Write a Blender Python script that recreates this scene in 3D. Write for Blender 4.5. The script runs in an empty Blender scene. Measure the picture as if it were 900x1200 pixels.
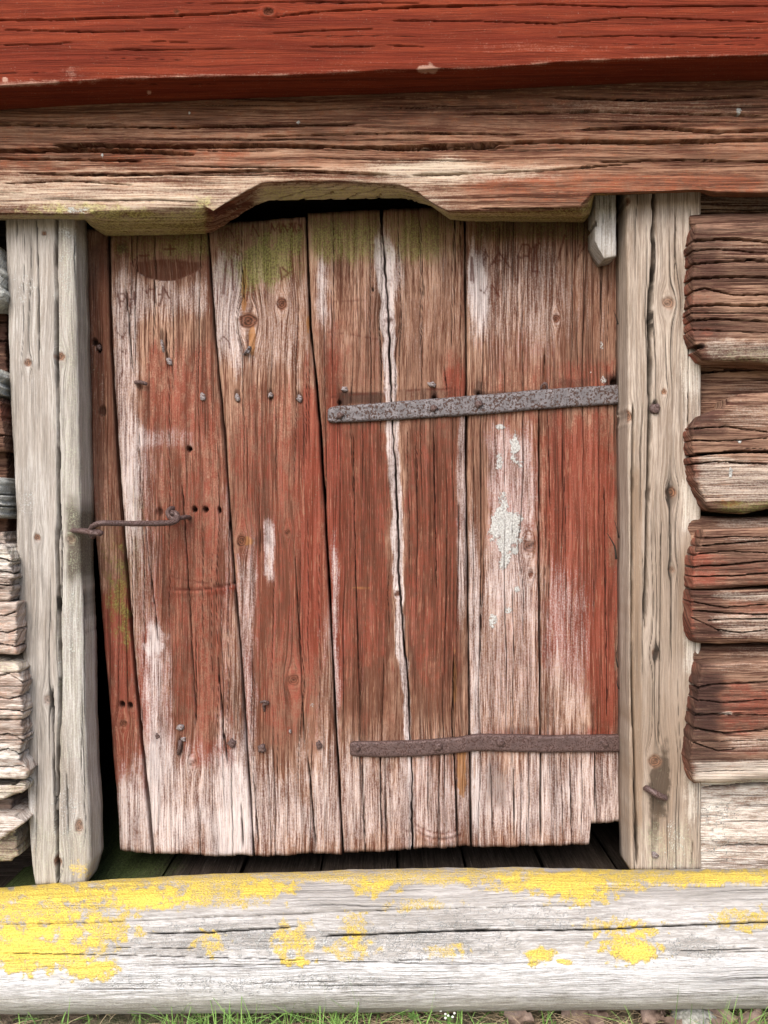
import bpy, math, random
import numpy as np
from mathutils import Vector

random.seed(7)
rs = np.random.RandomState(7)
C = bpy.context.scene.collection
SC = bpy.context.scene

# ------------------------------------------------------------------ camera, sky, sun, exposure
S = 1.4e-3            # metres per photo pixel on the plane of the door
D = 1.27              # camera distance from the door
ZC = 0.752            # camera height above the ground
cam = bpy.data.cameras.new('camera'); camo = bpy.data.objects.new('camera', cam); C.objects.link(camo)
camo.location = (0, -D, ZC); camo.rotation_euler = (math.radians(90), 0, 0)
cam.sensor_fit = 'VERTICAL'; cam.sensor_height = 24.0
cam.lens = 12.0 * D / (600 * S)
cam.clip_start = 0.02; cam.clip_end = 500
SC.camera = camo
SUN_EL, SUN_AZ = 44.0, 200.0      # azimuth of the sun, clockwise from +Y (the wall faces -Y)
W_ = bpy.data.worlds.new('World'); SC.world = W_; W_.use_nodes = True
nt = W_.node_tree; nt.nodes.clear()
sky = nt.nodes.new('ShaderNodeTexSky'); sky.sky_type = 'NISHITA'; sky.sun_disc = False
sky.sun_elevation = math.radians(SUN_EL); sky.sun_rotation = math.radians(SUN_AZ)
sky.air_density = 0.8; sky.dust_density = 3.0; sky.ozone_density = 0.6
bg = nt.nodes.new('ShaderNodeBackground'); bg.inputs[1].default_value = 0.15
wo = nt.nodes.new('ShaderNodeOutputWorld')
nt.links.new(sky.outputs[0], bg.inputs[0]); nt.links.new(bg.outputs[0], wo.inputs[0])
sl = bpy.data.lights.new('sun', 'SUN'); sl.energy = 1.5; sl.angle = math.radians(50); sl.color = (1.0, 0.975, 0.95)
so = bpy.data.objects.new('sun', sl); C.objects.link(so)
az, el = math.radians(SUN_AZ), math.radians(SUN_EL)
so.rotation_euler = Vector((-math.sin(az) * math.cos(el), -math.cos(az) * math.cos(el), -math.sin(el))).to_track_quat('-Z', 'Y').to_euler()
SC.view_settings.view_transform = 'Standard'; SC.view_settings.look = 'None'
SC.view_settings.exposure = 1.08; SC.view_settings.gamma = 1.0

# ------------------------------------------------------------------ numpy noise
_perm = rs.permutation(4096); _perm = np.concatenate([_perm, _perm])
_ang = rs.rand(4096) * 2 * math.pi; _gx, _gy = np.cos(_ang), np.sin(_ang)
def perlin(x, y, seed=0):
    x = np.asarray(x, float) + seed * 17.31; y = np.asarray(y, float) + seed * 9.77
    x0 = np.floor(x).astype(int); y0 = np.floor(y).astype(int)
    fx, fy = x - x0, y - y0
    u = fx * fx * fx * (fx * (fx * 6 - 15) + 10); v = fy * fy * fy * (fy * (fy * 6 - 15) + 10)
    def g(ix, iy, dx, dy):
        h = _perm[(_perm[ix & 4095] + iy) & 4095]
        return _gx[h] * dx + _gy[h] * dy
    a = g(x0, y0, fx, fy); b = g(x0 + 1, y0, fx - 1, fy)
    c = g(x0, y0 + 1, fx, fy - 1); d = g(x0 + 1, y0 + 1, fx - 1, fy - 1)
    return (a + u * (b - a) + v * (c + u * (d - c) - a - u * (b - a))) * 1.4
def fbm(x, y, seed=0, oct=3, gain=0.5):
    s = 0; a = 1.0; t = 0
    for k in range(oct):
        s = s + a * perlin(x * 2 ** k, y * 2 ** k, seed + k * 3.7); t += a; a *= gain
    return s / t
def sm(x, a, b):
    t = np.clip((x - a) / (b - a + 1e-9), 0, 1); return t * t * (3 - 2 * t)
def lerp(a, b, t): return a + (b - a) * t
def curve(pts):
    pts = sorted(pts); xs = [p[0] for p in pts]; ys = [p[1] for p in pts]
    return lambda x: np.interp(x, xs, ys)
def vcurve(pts):                       # points given as (x, y), x as a function of y
    return curve([(p[1], p[0]) for p in pts])

# ------------------------------------------------------------------ photo pixel <-> place
def W(px, py, Y):
    k = S * (D + Y) / D
    return np.stack([(px - 450.0) * k, Y + 0 * px, ZC - (py - 600.0) * k], -1)
def Wv(px, py, Y):
    return Vector(W(np.float64(px), np.float64(py), np.float64(Y)))

# ------------------------------------------------------------------ mesh building
CH = {'paint': 0, 'pale': 1, 'green': 2, 'dark': 3, 'orange': 4, 'yellow': 5, 'white': 6, 'crack': 7,
      'knot': 8, 'ring': 9, 'carve': 10, 'brown': 11}
class Path(list):            # a crack path that also carries its exact centre line
    def __init__(s, pts, fn): super().__init__(pts); s.fn = fn
ORG = {}
def link(o, parent=None):
    C.objects.link(o)
    if parent is not None:
        o.parent = parent
    return o
def tag(o, label=None, cat=None, group=None, kind=None):
    if label: o['label'] = label
    if cat: o['category'] = cat
    if group: o['group'] = group
    if kind: o['kind'] = kind
    return o
def empty(name, loc, label, cat, group=None):
    o = bpy.data.objects.new(name, None); o.location = loc; o.empty_display_size = 0.05
    link(o); return tag(o, label, cat, group)
def raw_mesh(name, V, quads, tris, mat, parent=None, attrs=None, flat_from=None, origin=None, smooth=True):
    V = np.asarray(V, np.float32)
    if origin is None: origin = V.mean(0)
    ploc = ORG[parent.name] if parent is not None else np.zeros(3)
    me = bpy.data.meshes.new(name)
    nq, ntr = len(quads), len(tris)
    me.vertices.add(len(V)); me.vertices.foreach_set('co', (V - origin).astype(np.float32).ravel())
    loops = np.concatenate([np.asarray(quads, np.int32).ravel(), np.asarray(tris, np.int32).ravel()]).astype(np.int32)
    me.loops.add(len(loops)); me.loops.foreach_set('vertex_index', loops)
    me.polygons.add(nq + ntr)
    st = np.concatenate([np.arange(nq) * 4, nq * 4 + np.arange(ntr) * 3]).astype(np.int32)
    me.polygons.foreach_set('loop_start', st)
    sf = np.ones(nq + ntr, bool) if smooth else np.zeros(nq + ntr, bool)
    if flat_from is not None: sf[flat_from:] = False
    me.polygons.foreach_set('use_smooth', sf)
    me.update(calc_edges=True); me.validate()
    if attrs:
        g = me.attributes.new('grain', 'FLOAT_VECTOR', 'POINT'); g.data.foreach_set('vector', attrs['grain'].astype(np.float32).ravel())
        A = attrs['mask']
        for k, nm in enumerate(('wa', 'wb', 'wc')):
            at = me.attributes.new(nm, 'FLOAT_COLOR', 'POINT')
            at.data.foreach_set('color', np.ascontiguousarray(A[:, 4 * k:4 * k + 4]).astype(np.float32).ravel())
    me.materials.append(mat)
    o = bpy.data.objects.new(name, me); link(o, parent)
    ORG[o.name] = np.array(origin, float)
    o.location = [float(origin[i] - ploc[i]) for i in range(3)]
    return o
def root(name, pt, label, cat, group=None):
    o = empty(name, pt, label, cat, group); ORG[o.name] = np.array(pt, float); return o

def nrm(P):
    du = np.gradient(P, axis=0); dv = np.gradient(P, axis=1)
    n = np.cross(du, dv); n /= (np.linalg.norm(n, axis=-1, keepdims=True) + 1e-12); return n

def patch(name, mat, parent, PX, PY, Y0, orient, Yback, acr=None, f=None, skirt=4, seed=0, skirtmask=None, relief=0.0, relief_f=(.12, .006), srough=0.0):
    """front surface given as arrays of photo pixels and depth; features f in photo pixels; sides are carried back to Yback"""
    f = f or {}
    n, m = PX.shape
    al = PY if orient == 'V' else PX
    c = (PX if orient == 'V' else PY) if acr is None else acr
    cc = PX if orient == 'V' else PY
    P = W(PX, PY, Y0); N = nrm(P)
    M = np.zeros((n, m, 12)); disp = np.zeros((n, m))
    g = c + 3.0 * fbm(al * .006, c * .012, seed + 1, 2)
    g0 = g.copy()
    # knots bend the grain
    for k in f.get('knots', []):
        x, y, rx, ry = k[:4]; st = k[4] if len(k) > 4 else 1.0
        kx, ky = (x, y) if orient == 'V' else (y, x)
        r = rx if orient == 'V' else ry
        dx = cc - kx; dy = (al - ky) * 0.5
        d2 = dx * dx + dy * dy
        d2c = np.maximum(d2, r * r * 1.0)
        g = g - dx * (r * r * 1.3 / (d2c + r * r * .5)) * np.exp(-d2 / (r * r * 20))
        ex = (PX - x) / rx; ey = (PY - y) / ry
        rr = np.sqrt(ex * ex + ey * ey) * (1 + .18 * perlin(PX * .15, PY * .15, seed + x))
        kk = 1 - sm(rr, .75, 1.15)
        M[..., 8] = np.maximum(M[..., 8], kk * st); M[..., 9] = np.where(kk > 0.01, rr, M[..., 9])
        disp += 0.0012 * (np.exp(-(rr - 1.1) ** 2 / .15) * .8) - 0.0012 * kk * (k[5] if len(k) > 5 else 1.0)
        # a check across the knot
        M[..., 7] = np.maximum(M[..., 7], kk * np.exp(-((ex * .6 + ey * .8 + .2 * perlin(PX * .3, PY * .3, seed + 5)) / .13) ** 2) * .7)
    # relief of raised grain
    if relief:
        rn = fbm(g * relief_f[0], al * relief_f[1], seed + 11, 3, .6)
        disp += relief * rn
        disp += relief * .5 * (1 - 2 * np.abs(fbm(g * relief_f[0] * .6, al * relief_f[1] * .8, seed + 23, 2)))
    # named cracks
    for ck in f.get('cracks', []):
        pts, wd, dp = ck[:3]; jit = ck[3] if len(ck) > 3 else .6
        cv = pts.fn if hasattr(pts, 'fn') else vcurve(pts) if orient == 'V' else curve(pts)
        a0 = min(p[1] if orient == 'V' else p[0] for p in pts); a1 = max(p[1] if orient == 'V' else p[0] for p in pts)
        ctr = cv(al) + jit * fbm(al * .045, al * 0, seed + wd * 7 + a0, 3) * 1.8
        ta = sm(al, a0, a0 + 25) * (1 - sm(al, a1 - 25, a1))
        if len(ck) > 4: ta = np.ones_like(al) * ((al >= a0) & (al <= a1))
        ww = wd * (.55 + .45 * ta) * (1 + .4 * perlin(al * .03, al * 0 + 3, seed + a0))
        q = np.clip(1 - np.abs(cc - ctr) / np.maximum(ww, .3), 0, 1) * ta
        q = np.minimum(q * 2.6, 1)
        disp -= 2.0 * dp * q; M[..., 7] = np.maximum(M[..., 7], q)
    # random cracks that follow the grain
    for (cnt, l0, l1, w0, w1, d0, d1) in f.get('rcracks', []):
        rr_ = np.random.RandomState(int(seed * 101 + cnt))
        amin, amax = al.min(), al.max(); gmin, gmax = np.percentile(g, 2), np.percentile(g, 98)
        for _ in range(cnt):
            L = rr_.uniform(l0, l1); a0 = rr_.uniform(amin - L * .5, amax - L * .3); a1 = a0 + L
            gc = rr_.uniform(gmin, gmax); wd = rr_.uniform(w0, w1); dp = rr_.uniform(d0, d1); sd = rr_.uniform(0, 99)
            box = (al > a0) & (al < a1) & (np.abs(g - gc) < wd + 8)
            if not box.any(): continue
            ab = al[box]; dr = rr_.uniform(-.012, .012)
            q = np.clip(1 - np.abs(g[box] - gc - dr * (ab - a0) - 1.6 * perlin(ab * .012, ab * 0, sd) - .22 * perlin(ab * .12, ab * 0, sd + 3)) / wd, 0, 1)
            q *= np.sin(np.pi * np.clip((ab - a0) / L, 0, 1)) ** .5
            q = np.minimum(q * 1.7, 1)
            disp[box] -= dp * q; M[..., 7][box] = np.maximum(M[..., 7][box], q)
    for h in f.get('holes', []):
        x, y, rx, ry, dp = h[:5]
        rr = np.sqrt(((PX - x) / rx) ** 2 + ((PY - y) / ry) ** 2)
        q = 1 - sm(rr, .6, 1.15); disp -= dp * q; M[..., 7] = np.maximum(M[..., 7], q * (h[5] if len(h) > 5 else 1))
    for cvx in f.get('carve', []):
        pts, wd = cvx[0], cvx[1]
        dm = np.full((n, m), 1e3)
        for (ax, ay), (bx, by) in zip(pts[:-1], pts[1:]):
            x0, x1, y0, y1 = min(ax, bx) - 6, max(ax, bx) + 6, min(ay, by) - 6, max(ay, by) + 6
            bxm = (PX > x0) & (PX < x1) & (PY > y0) & (PY < y1)
            if not bxm.any(): continue
            X, Y = PX[bxm], PY[bxm]; L2 = (bx - ax) ** 2 + (by - ay) ** 2 + 1e-9
            t = np.clip(((X - ax) * (bx - ax) + (Y - ay) * (by - ay)) / L2, 0, 1)
            dm[bxm] = np.minimum(dm[bxm], np.hypot(X - ax - t * (bx - ax), Y - ay - t * (by - ay)))
        wd = wd * 1.15; q = 1 - sm(dm + .3 * perlin(PX * .4, PY * .4, seed + 8), wd * .5, wd * 1.1)
        disp -= (cvx[2] if len(cvx) > 2 else .0011) * q
        M[..., 10] = np.maximum(M[..., 10], q * (cvx[3] if len(cvx) > 3 else .8))
    # coloured zones
    a_, b_ = (.020, .0045) if orient == 'V' else (.0045, .020)
    wx = fbm(PX * a_ * 3, PY * b_ * 3, seed + 31, 3); wy = fbm(PX * a_ * 3, PY * b_ * 3, seed + 41, 3)
    wi = fbm(PX * .06, PY * .06, seed + 51, 3)
    for z in f.get('zones', []):
        chn, x0, y0, x1, y1, val = z[:6]; sx = z[6] if len(z) > 6 else 10; sy = z[7] if len(z) > 7 else 40
        X = PX + wx * sx * 1.1 + wi * sx * .5; Y = PY + wy * sy * 1.1 + wi * sy * .4
        q = sm(X, x0 - sx, x0 + sx) * (1 - sm(X, x1 - sx, x1 + sx)) * sm(Y, y0 - sy, y0 + sy) * (1 - sm(Y, y1 - sy, y1 + sy))
        M[..., CH[chn]] += val * q
    for z in f.get('blobs', []):
        chn, x, y, rx, ry, val = z[:6]; rg = z[6] if len(z) > 6 else .5
        rr = np.sqrt(((PX - x) / rx) ** 2 + ((PY - y) / ry) ** 2) + rg * fbm(PX * .09, PY * .09, seed + x * .01, 3) * 1.6
        M[..., CH[chn]] += val * (1 - sm(rr, .35, 1.15))
    if 'fn' in f:
        r = f['fn'](PX, PY, disp, M)
        if r is not None: disp = r
    P = P + N * disp[..., None]
    M = np.clip(M, -1, 1.5)
    # border loop (clockwise as seen from the front)
    idx = np.arange(n * m).reshape(n, m)
    bl = np.concatenate([idx[0, :-1], idx[:-1, -1], idx[-1, :0:-1], idx[:0:-1, 0]])
    side = np.concatenate([np.zeros(m - 1), np.ones(n - 1), np.full(m - 1, 2), np.full(n - 1, 3)]).astype(int)
    V = P.reshape(-1, 3); gs = f.get('gs', 1.0); G = np.stack([g * S * gs, al * S * gs, np.full((n, m), seed * 1.37)], -1).reshape(-1, 3); MM = M.reshape(-1, 12)
    quads = np.stack([idx[:-1, :-1], idx[1:, :-1], idx[1:, 1:], idx[:-1, 1:]], -1).reshape(-1, 4)
    allV, allG, allM, allQ = [V], [G], [MM], [quads]
    prev = bl; base = n * m; B = len(bl)
    bv = V[bl]; bg_ = G[bl]; bm = MM[bl].copy(); bm[:, 7] *= .5; bm[:, 8] = 0
    if skirtmask:
        for (sd, chn, val) in skirtmask:
            bm[side == sd, CH[chn]] = val
    for k in range(1, skirt + 1):
        t = k / skirt
        v = bv.copy(); v[:, 1] = bv[:, 1] + (Yback - bv[:, 1]) * t ** 1.3
        if srough:
            q = srough * fbm(np.cumsum(np.ones(B)) * .11, np.full(B, t * 4.0), seed + 61, 3) * (1 if k < skirt else 0)
            sgn = np.where((side == 1), 1, np.where(side == 3, -1, 0)); v[:, 0] += sgn * q
            sgz = np.where((side == 0), 1, np.where(side == 2, -1, 0)); v[:, 2] += sgz * q
        gg = bg_.copy(); gg[:, 0] += (v[:, 1] - bv[:, 1])
        allV.append(v); allG.append(gg); allM.append(bm)
        cur = base + (k - 1) * B + np.arange(B)
        allQ.append(np.stack([prev, np.roll(prev, -1), np.roll(cur, -1), cur], -1)); prev = cur
    cen = allV[-1].mean(0)[None]; ci = base + skirt * B
    allV.append(cen); allG.append(G[:1]); allM.append(np.zeros((1, 12)))
    tris = np.stack([np.full(B, ci), prev, np.roll(prev, -1)], -1)
    V = np.concatenate(allV); G = np.concatenate(allG); MM = np.concatenate(allM); Q = np.concatenate(allQ)
    return raw_mesh(name, V, Q, tris, mat, parent, dict(grain=G, mask=MM), flat_from=None if srough == 0 else None)

def edge_roll(s, width_px, r_px, amt):
    """recess amount (metres) near the two edges: s in pixels from either edge"""
    t = np.clip(1 - s / r_px, 0, 1); return amt * (1 - np.sqrt(np.clip(1 - t * t, 0, 1)))

def wander(pts, amp, seed, f=.04):
    base = vcurve(pts); return lambda y: base(y) + amp * fbm(y * f, y * 0 + .3, seed, 4)
def board(name, mat, parent, left, right, top, bot, Yf, Yb, dx=1.0, dy=2.2, f=None, seed=0, roll=(5, .006), roll_end=None, bulge=0, jit=1.0, chip=2.0, snaps=(), **kw):
    """upright board: left/right are x(y) point lists, top/bot are y(x) point lists"""
    Lc, Rc = vcurve(left), vcurve(right); Tc, Bc = curve(top), curve(bot)
    ymid0 = np.mean([p[1] for p in top]); ymid1 = np.mean([p[1] for p in bot])
    wmax = max(Rc(y) - Lc(y) for y in (ymid0, ymid1)); m = int(wmax / dx) + 2; n = int((ymid1 - ymid0) / dy) + 2
    s = np.linspace(0, 1, m)[None]; t = np.linspace(0, 1, n)[:, None]
    PY = lerp(ymid0, ymid1, t) + 0 * s
    for _ in range(2):
        lx = Lc(PY) + jit * fbm(PY * .02, PY * 0, seed + 71, 4) * 1.5; rx = Rc(PY) + jit * fbm(PY * .02, PY * 0 + 5, seed + 73, 4) * 1.5
        PX = lerp(lx, rx, s)
        if snaps:
            kn = [np.zeros((n, 1))]; sk = [0.0]
            for cfun in snaps:
                yy = PY[:, m // 2:m // 2 + 1]; cx = cfun(yy); q = (cx - lx[:, :1]) / (rx[:, :1] - lx[:, :1])
                kn.append(q); sk.append(round(float(q.mean()) * (m - 1)) / (m - 1))
            kn.append(np.ones((n, 1))); sk.append(1.0)
            s2 = np.zeros((n, m)); sr = s[0]
            for i in range(len(sk) - 1):
                on = (sr >= sk[i] - 1e-9) & (sr <= sk[i + 1] + 1e-9); t2 = (sr[on] - sk[i]) / (sk[i + 1] - sk[i])
                s2[:, on] = kn[i] + (kn[i + 1] - kn[i]) * t2[None]
            PX = lx + (rx - lx) * s2
        tc, bc = Tc(PX) + chip * .5 * fbm(PX * .1, PX * 0, seed + 77, 3), Bc(PX) + chip * (fbm(PX * .08, PX * 0, seed + 79, 3) + .5 * np.round(1.5 * perlin(PX * .05, PX * 0, seed + 4)))
        PY = lerp(tc, bc, t)
    dl = np.minimum(PX - lx, rx - PX); de = np.minimum(PY - tc, bc - PY)
    re = roll_end or roll
    rec = edge_roll(dl, 0, roll[0], roll[1]) + edge_roll(de, 0, re[0], re[1])
    Y0 = Yf + rec - bulge * (1 - ((s - .5) * 2) ** 2)
    return patch(name, mat, parent, PX, PY, Y0, 'V', Yb, f=f, seed=seed, **kw)

def hlog(name, mat, parent, left, right, top, bot, Yf, Yb, dx=2.0, dy=1.0, f=None, seed=0, roll=(10, .012), roll_end=(7, .008), jit=1.5, chip=2.5, tilt=0, **kw):
    """horizontal log with a hewn face: left/right x(y), top/bot y(x)"""
    Lc, Rc = vcurve(left), vcurve(right); Tc, Bc = curve(top), curve(bot)
    y0 = np.mean([p[1] for p in top]); y1 = np.mean([p[1] for p in bot])
    x0 = np.mean([p[0] for p in left]); x1 = np.mean([p[0] for p in right])
    n = int((y1 - y0) / dy) + 2
    # fine where the photograph sees it, coarse outside the frame
    xs = []; x = x0
    while x < x1:
        xs.append(x); x += dx if -8 < x < 908 else 14.0
    xs.append(x1); s = (np.array(xs) - x0) / (x1 - x0); s = s[None]; m = s.shape[1]
    t = np.linspace(0, 1, n)[:, None]
    PX = lerp(x0, x1, s) + 0 * t
    for _ in range(2):
        tc = Tc(PX) + jit * fbm(PX * .025, PX * 0, seed + 81, 4); bc = Bc(PX) + jit * fbm(PX * .025, PX * 0 + 3, seed + 83, 4)
        PY = lerp(tc, bc, t)
        lx = Lc(PY) + chip * fbm(PY * .09, PY * 0, seed + 85, 4) * 1.6; rx = Rc(PY) + chip * fbm(PY * .09, PY * 0 + 9, seed + 87, 4) * 1.6
        PX = lerp(lx, rx, s)
    dc = np.minimum(PY - tc, bc - PY); de = np.minimum(PX - lx, rx - PX)
    rec = edge_roll(dc, 0, roll[0], roll[1]) + edge_roll(de, 0, roll_end[0], roll_end[1])
    Y0 = Yf + rec + tilt * (t - .5)
    return patch(name, mat, parent, PX, PY, Y0, 'H', Yb, f=f, seed=seed, **kw)

# ------------------------------------------------------------------ materials
class NB:
    def __init__(s, name):
        s.m = bpy.data.materials.new(name); s.m.use_nodes = True; s.t = s.m.node_tree; s.t.nodes.clear()
        s.out = s.n('ShaderNodeOutputMaterial'); s.b = s.n('ShaderNodeBsdfPrincipled')
        s.t.links.new(s.b.outputs[0], s.out.inputs[0])
    def n(s, ty): return s.t.nodes.new(ty)
    def put(s, v, sock):
        if hasattr(v, 'is_output'): s.t.links.new(v, sock)
        elif isinstance(v, (tuple, list)): sock.default_value = tuple(v) + ((1,) if len(v) == 3 and sock.type == 'RGBA' else ())
        else: sock.default_value = v
    def math(s, op, a, b=0.0, c=0.0, clamp=False):
        q = s.n('ShaderNodeMath'); q.operation = op; q.use_clamp = clamp
        for v, i in ((a, 0), (b, 1), (c, 2)): s.put(v, q.inputs[i])
        return q.outputs[0]
    def vmul(s, v, k):
        q = s.n('ShaderNodeVectorMath'); q.operation = 'MULTIPLY'; s.put(v, q.inputs[0]); q.inputs[1].default_value = k; return q.outputs[0]
    def noise(s, v, scale=1.0, det=3, rough=.55, dist=0.0):
        q = s.n('ShaderNodeTexNoise'); s.put(v, q.inputs['Vector']); q.inputs['Scale'].default_value = scale
        q.inputs['Detail'].default_value = det; q.inputs['Roughness'].default_value = rough; q.inputs['Distortion'].default_value = dist
        return q.outputs[0]
    def vor(s, v, scale, feat='F1'):
        q = s.n('ShaderNodeTexVoronoi'); q.feature = feat; s.put(v, q.inputs['Vector']); q.inputs['Scale'].default_value = scale; return q.outputs['Distance']
    def mr(s, v, a, b, c=0.0, d=1.0, smooth=True):
        q = s.n('ShaderNodeMapRange'); q.interpolation_type = 'SMOOTHSTEP' if smooth else 'LINEAR'
        for x, i in ((v, 0), (a, 1), (b, 2), (c, 3), (d, 4)): s.put(x, q.inputs[i])
        return q.outputs[0]
    def mix(s, f, a, b, mode='MIX'):
        q = s.n('ShaderNodeMix'); q.data_type = 'RGBA'; q.blend_type = mode
        s.put(f, q.inputs[0]); s.put(a, q.inputs[6]); s.put(b, q.inputs[7]); return q.outputs[2]
    def attr(s, nm):
        q = s.n('ShaderNodeAttribute'); q.attribute_name = nm; return q
    def sep(s, c):
        q = s.n('ShaderNodeSeparateColor'); s.put(c, q.inputs[0]); return q.outputs
    def bump(s, h, strength=.5, dist=.001, nrm=None):
        q = s.n('ShaderNodeBump'); s.put(h, q.inputs['Height']); q.inputs['Strength'].default_value = strength; q.inputs['Distance'].default_value = dist
        if nrm is not None: s.put(nrm, q.inputs['Normal'])
        return q.outputs[0]

def srgb(r, g, b):
    f = lambda c: ((c / 255) / 12.92) if c / 255 <= .04045 else (((c / 255) + .055) / 1.055) ** 2.4
    return (f(r), f(g), f(b))
def lin(r, g, b, k=1.0): return tuple(k * v for v in srgb(r, g, b))

def wood(name, dark, light, paint=(.23, .045, .025), paint2=(.33, .085, .05), pale=(.55, .50, .47), brown=(.10, .045, .03), green=(.12, .14, .035), knotc=(.09, .035, .02),
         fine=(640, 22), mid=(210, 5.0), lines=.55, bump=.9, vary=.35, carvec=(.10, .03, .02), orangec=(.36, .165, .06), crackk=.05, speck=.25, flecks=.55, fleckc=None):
    b = NB(name)
    gr = b.attr('grain').outputs['Vector']; A = b.attr('wa'); B = b.attr('wb'); Cc = b.attr('wc')
    pa = b.sep(A.outputs['Color']); pb = b.sep(B.outputs['Color']); pc = b.sep(Cc.outputs['Color'])
    paint_m, pale_m, green_m, dark_m = pa[0], pa[1], pa[2], A.outputs['Alpha']
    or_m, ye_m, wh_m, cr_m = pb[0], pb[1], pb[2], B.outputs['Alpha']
    kn_m, ring_v, cv_m, br_m = pc[0], pc[1], pc[2], Cc.outputs['Alpha']
    f1 = b.noise(b.vmul(gr, (fine[0], fine[1], 1)), 1, 5, .68)
    f2 = b.noise(b.vmul(gr, (mid[0], mid[1], 3)), 1, 5, .66, .25)
    f3 = b.noise(b.vmul(gr, (38, 5, 5)), 1, 3, .55)
    f4 = b.noise(b.vmul(gr, (1100, 60, 4)), 1, 3, .7)
    iso = b.noise(b.vmul(gr, (420, 300, 1)), 1, 3, .65)
    iso2 = b.noise(b.vmul(gr, (70, 45, 7)), 1, 5, .68)
    st = b.math('ADD', b.math('ADD', b.math('MULTIPLY', f1, .42), b.math('MULTIPLY', f2, .38)), b.math('MULTIPLY', f4, .20))
    stc = b.mr(st, .43, .58)
    col = b.mix(stc, dark, light)
    # broad colour drift along the board
    col = b.mix(b.mr(f3, .38, .68, 0, vary), col, brown)
    def m(mask, w=.16, amp=2.2, iso_amp=0.0, src=None):
        v = b.math('ADD', mask, b.math('MULTIPLY', b.math('SUBTRACT', src if src is not None else st, .5), amp))
        if iso_amp: v = b.math('ADD', v, b.math('MULTIPLY', b.math('SUBTRACT', iso, .5), iso_amp))
        return b.mr(v, .5 - w, .5 + w)
    col = b.mix(b.math('MULTIPLY', m(br_m, .34, 2.6), .80), col, brown)
    pcol = b.mix(b.mr(f2, .35, .65), paint, paint2)
    pcol = b.mix(b.math('MULTIPLY', b.mr(iso, .4, .7), .3), pcol, tuple(v * .45 for v in paint))
    inv = b.math('SUBTRACT', 1.0, st)
    col = b.mix(b.math('MULTIPLY', m(paint_m, .26, 3.2, .8, b.math('ADD', b.math('MULTIPLY', st, .68), b.math('MULTIPLY', iso2, .32))), .92), col, pcol)
    plc = b.mix(b.mr(f1, .35, .6), tuple(v * .70 for v in pale), pale)
    palef = m(pale_m, .36, 2.1, .8)
    col = b.mix(b.math('MULTIPLY', palef, .86), col, plc)
    keep = b.math('SUBTRACT', 1.0, b.math('MULTIPLY', palef, .5))
    orc = b.mix(b.mr(f2, .35, .65), tuple(v * .5 for v in orangec), orangec)
    col = b.mix(b.math('MULTIPLY', m(or_m, .2, .8), .85), col, orc)
    # bare flecks where the weathered skin has worn through, and fine dark grain lines
    fl = b.noise(b.vmul(gr, (430, 15, 6)), 1, 4, .7)
    flm = b.math('MULTIPLY', b.mr(fl, .55, .63), b.mr(iso2, .36, .56))
    col = b.mix(b.math('MULTIPLY', flm, flecks), col, fleckc or light)
    l2 = b.noise(b.vmul(gr, (270, 3.0, 8)), 1, 2, .6)
    c2 = b.math('MULTIPLY', b.mr(b.math('ABSOLUTE', b.math('SUBTRACT', l2, .5)), .010, .070, 1, 0), b.mr(f3, .42, .58))
    col = b.mix(b.math('MULTIPLY', b.math('MULTIPLY', c2, keep), lines * .75), col, tuple(v * .55 for v in dark))
    # thin dark checks along the grain
    ln = b.noise(b.vmul(gr, (105, 1.5, 2)), 1, 3, .6)
    la = b.math('ABSOLUTE', b.math('SUBTRACT', ln, .5))
    gate = b.mr(b.noise(b.vmul(gr, (25, 4, 9)), 1, 2, .5), .42, .62)
    chk = b.math('MULTIPLY', b.mr(la, .008, .040, 1, 0), gate)
    col = b.mix(b.math('MULTIPLY', b.math('MULTIPLY', chk, keep), lines), col, tuple(v * .32 for v in dark))
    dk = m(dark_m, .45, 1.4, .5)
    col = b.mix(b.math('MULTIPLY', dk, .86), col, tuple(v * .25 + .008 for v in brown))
    grc = b.mix(b.mr(iso, .35, .65), tuple(v * .5 for v in green), tuple(min(1, v * 1.6) for v in green))
    col = b.mix(b.math('MULTIPLY', m(green_m, .45, .6, 1.2, iso2), .64), col, grc)
    # knot rings
    rg = b.math('SINE', b.math('MULTIPLY', b.math('ADD', ring_v, b.math('MULTIPLY', iso, .5)), 17.0))
    knc = b.mix(b.mr(rg, -1, 1), tuple(v * .6 for v in knotc), tuple(v * 1.7 for v in knotc))
    col = b.mix(b.math('MULTIPLY', b.math('MINIMUM', b.math('MULTIPLY', kn_m, 1.25), 1.0), .92), col, knc)
    # lichens
    v1 = b.vor(b.vmul(gr, (260, 260, 1)), 1.0)
    lw = m(wh_m, .20, .6, 1.6, iso2)
    col = b.mix(b.math('MULTIPLY', lw, .85), col, b.mix(b.mr(iso, .35, .65), (.32, .325, .30), (.56, .565, .535)))
    ly = b.math('MULTIPLY', m(ye_m, .32, 1.2, 1.7, iso2), b.mr(ye_m, .03, .22))
    thin = b.math('MULTIPLY', b.math('MULTIPLY', m(b.math('ADD', ye_m, .18), .28, 1.4, 1.0, iso2), b.mr(ye_m, .06, .3)), .5)
    col = b.mix(thin, col, (.72, .50, .12))
    col = b.mix(b.math('MULTIPLY', ly, .74), col, b.mix(b.mr(iso, .3, .65), (.50, .34, .03), (.80, .60, .07)))
    col = b.mix(b.math('MULTIPLY', b.mr(iso, .62, .74), speck), col, tuple(v * .4 for v in dark))
    col = b.mix(b.math('MINIMUM', cv_m, 1.0), col, carvec)
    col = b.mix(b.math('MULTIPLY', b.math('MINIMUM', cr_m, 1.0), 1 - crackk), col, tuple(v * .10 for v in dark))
    b.put(col, b.b.inputs['Base Color'])
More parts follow.
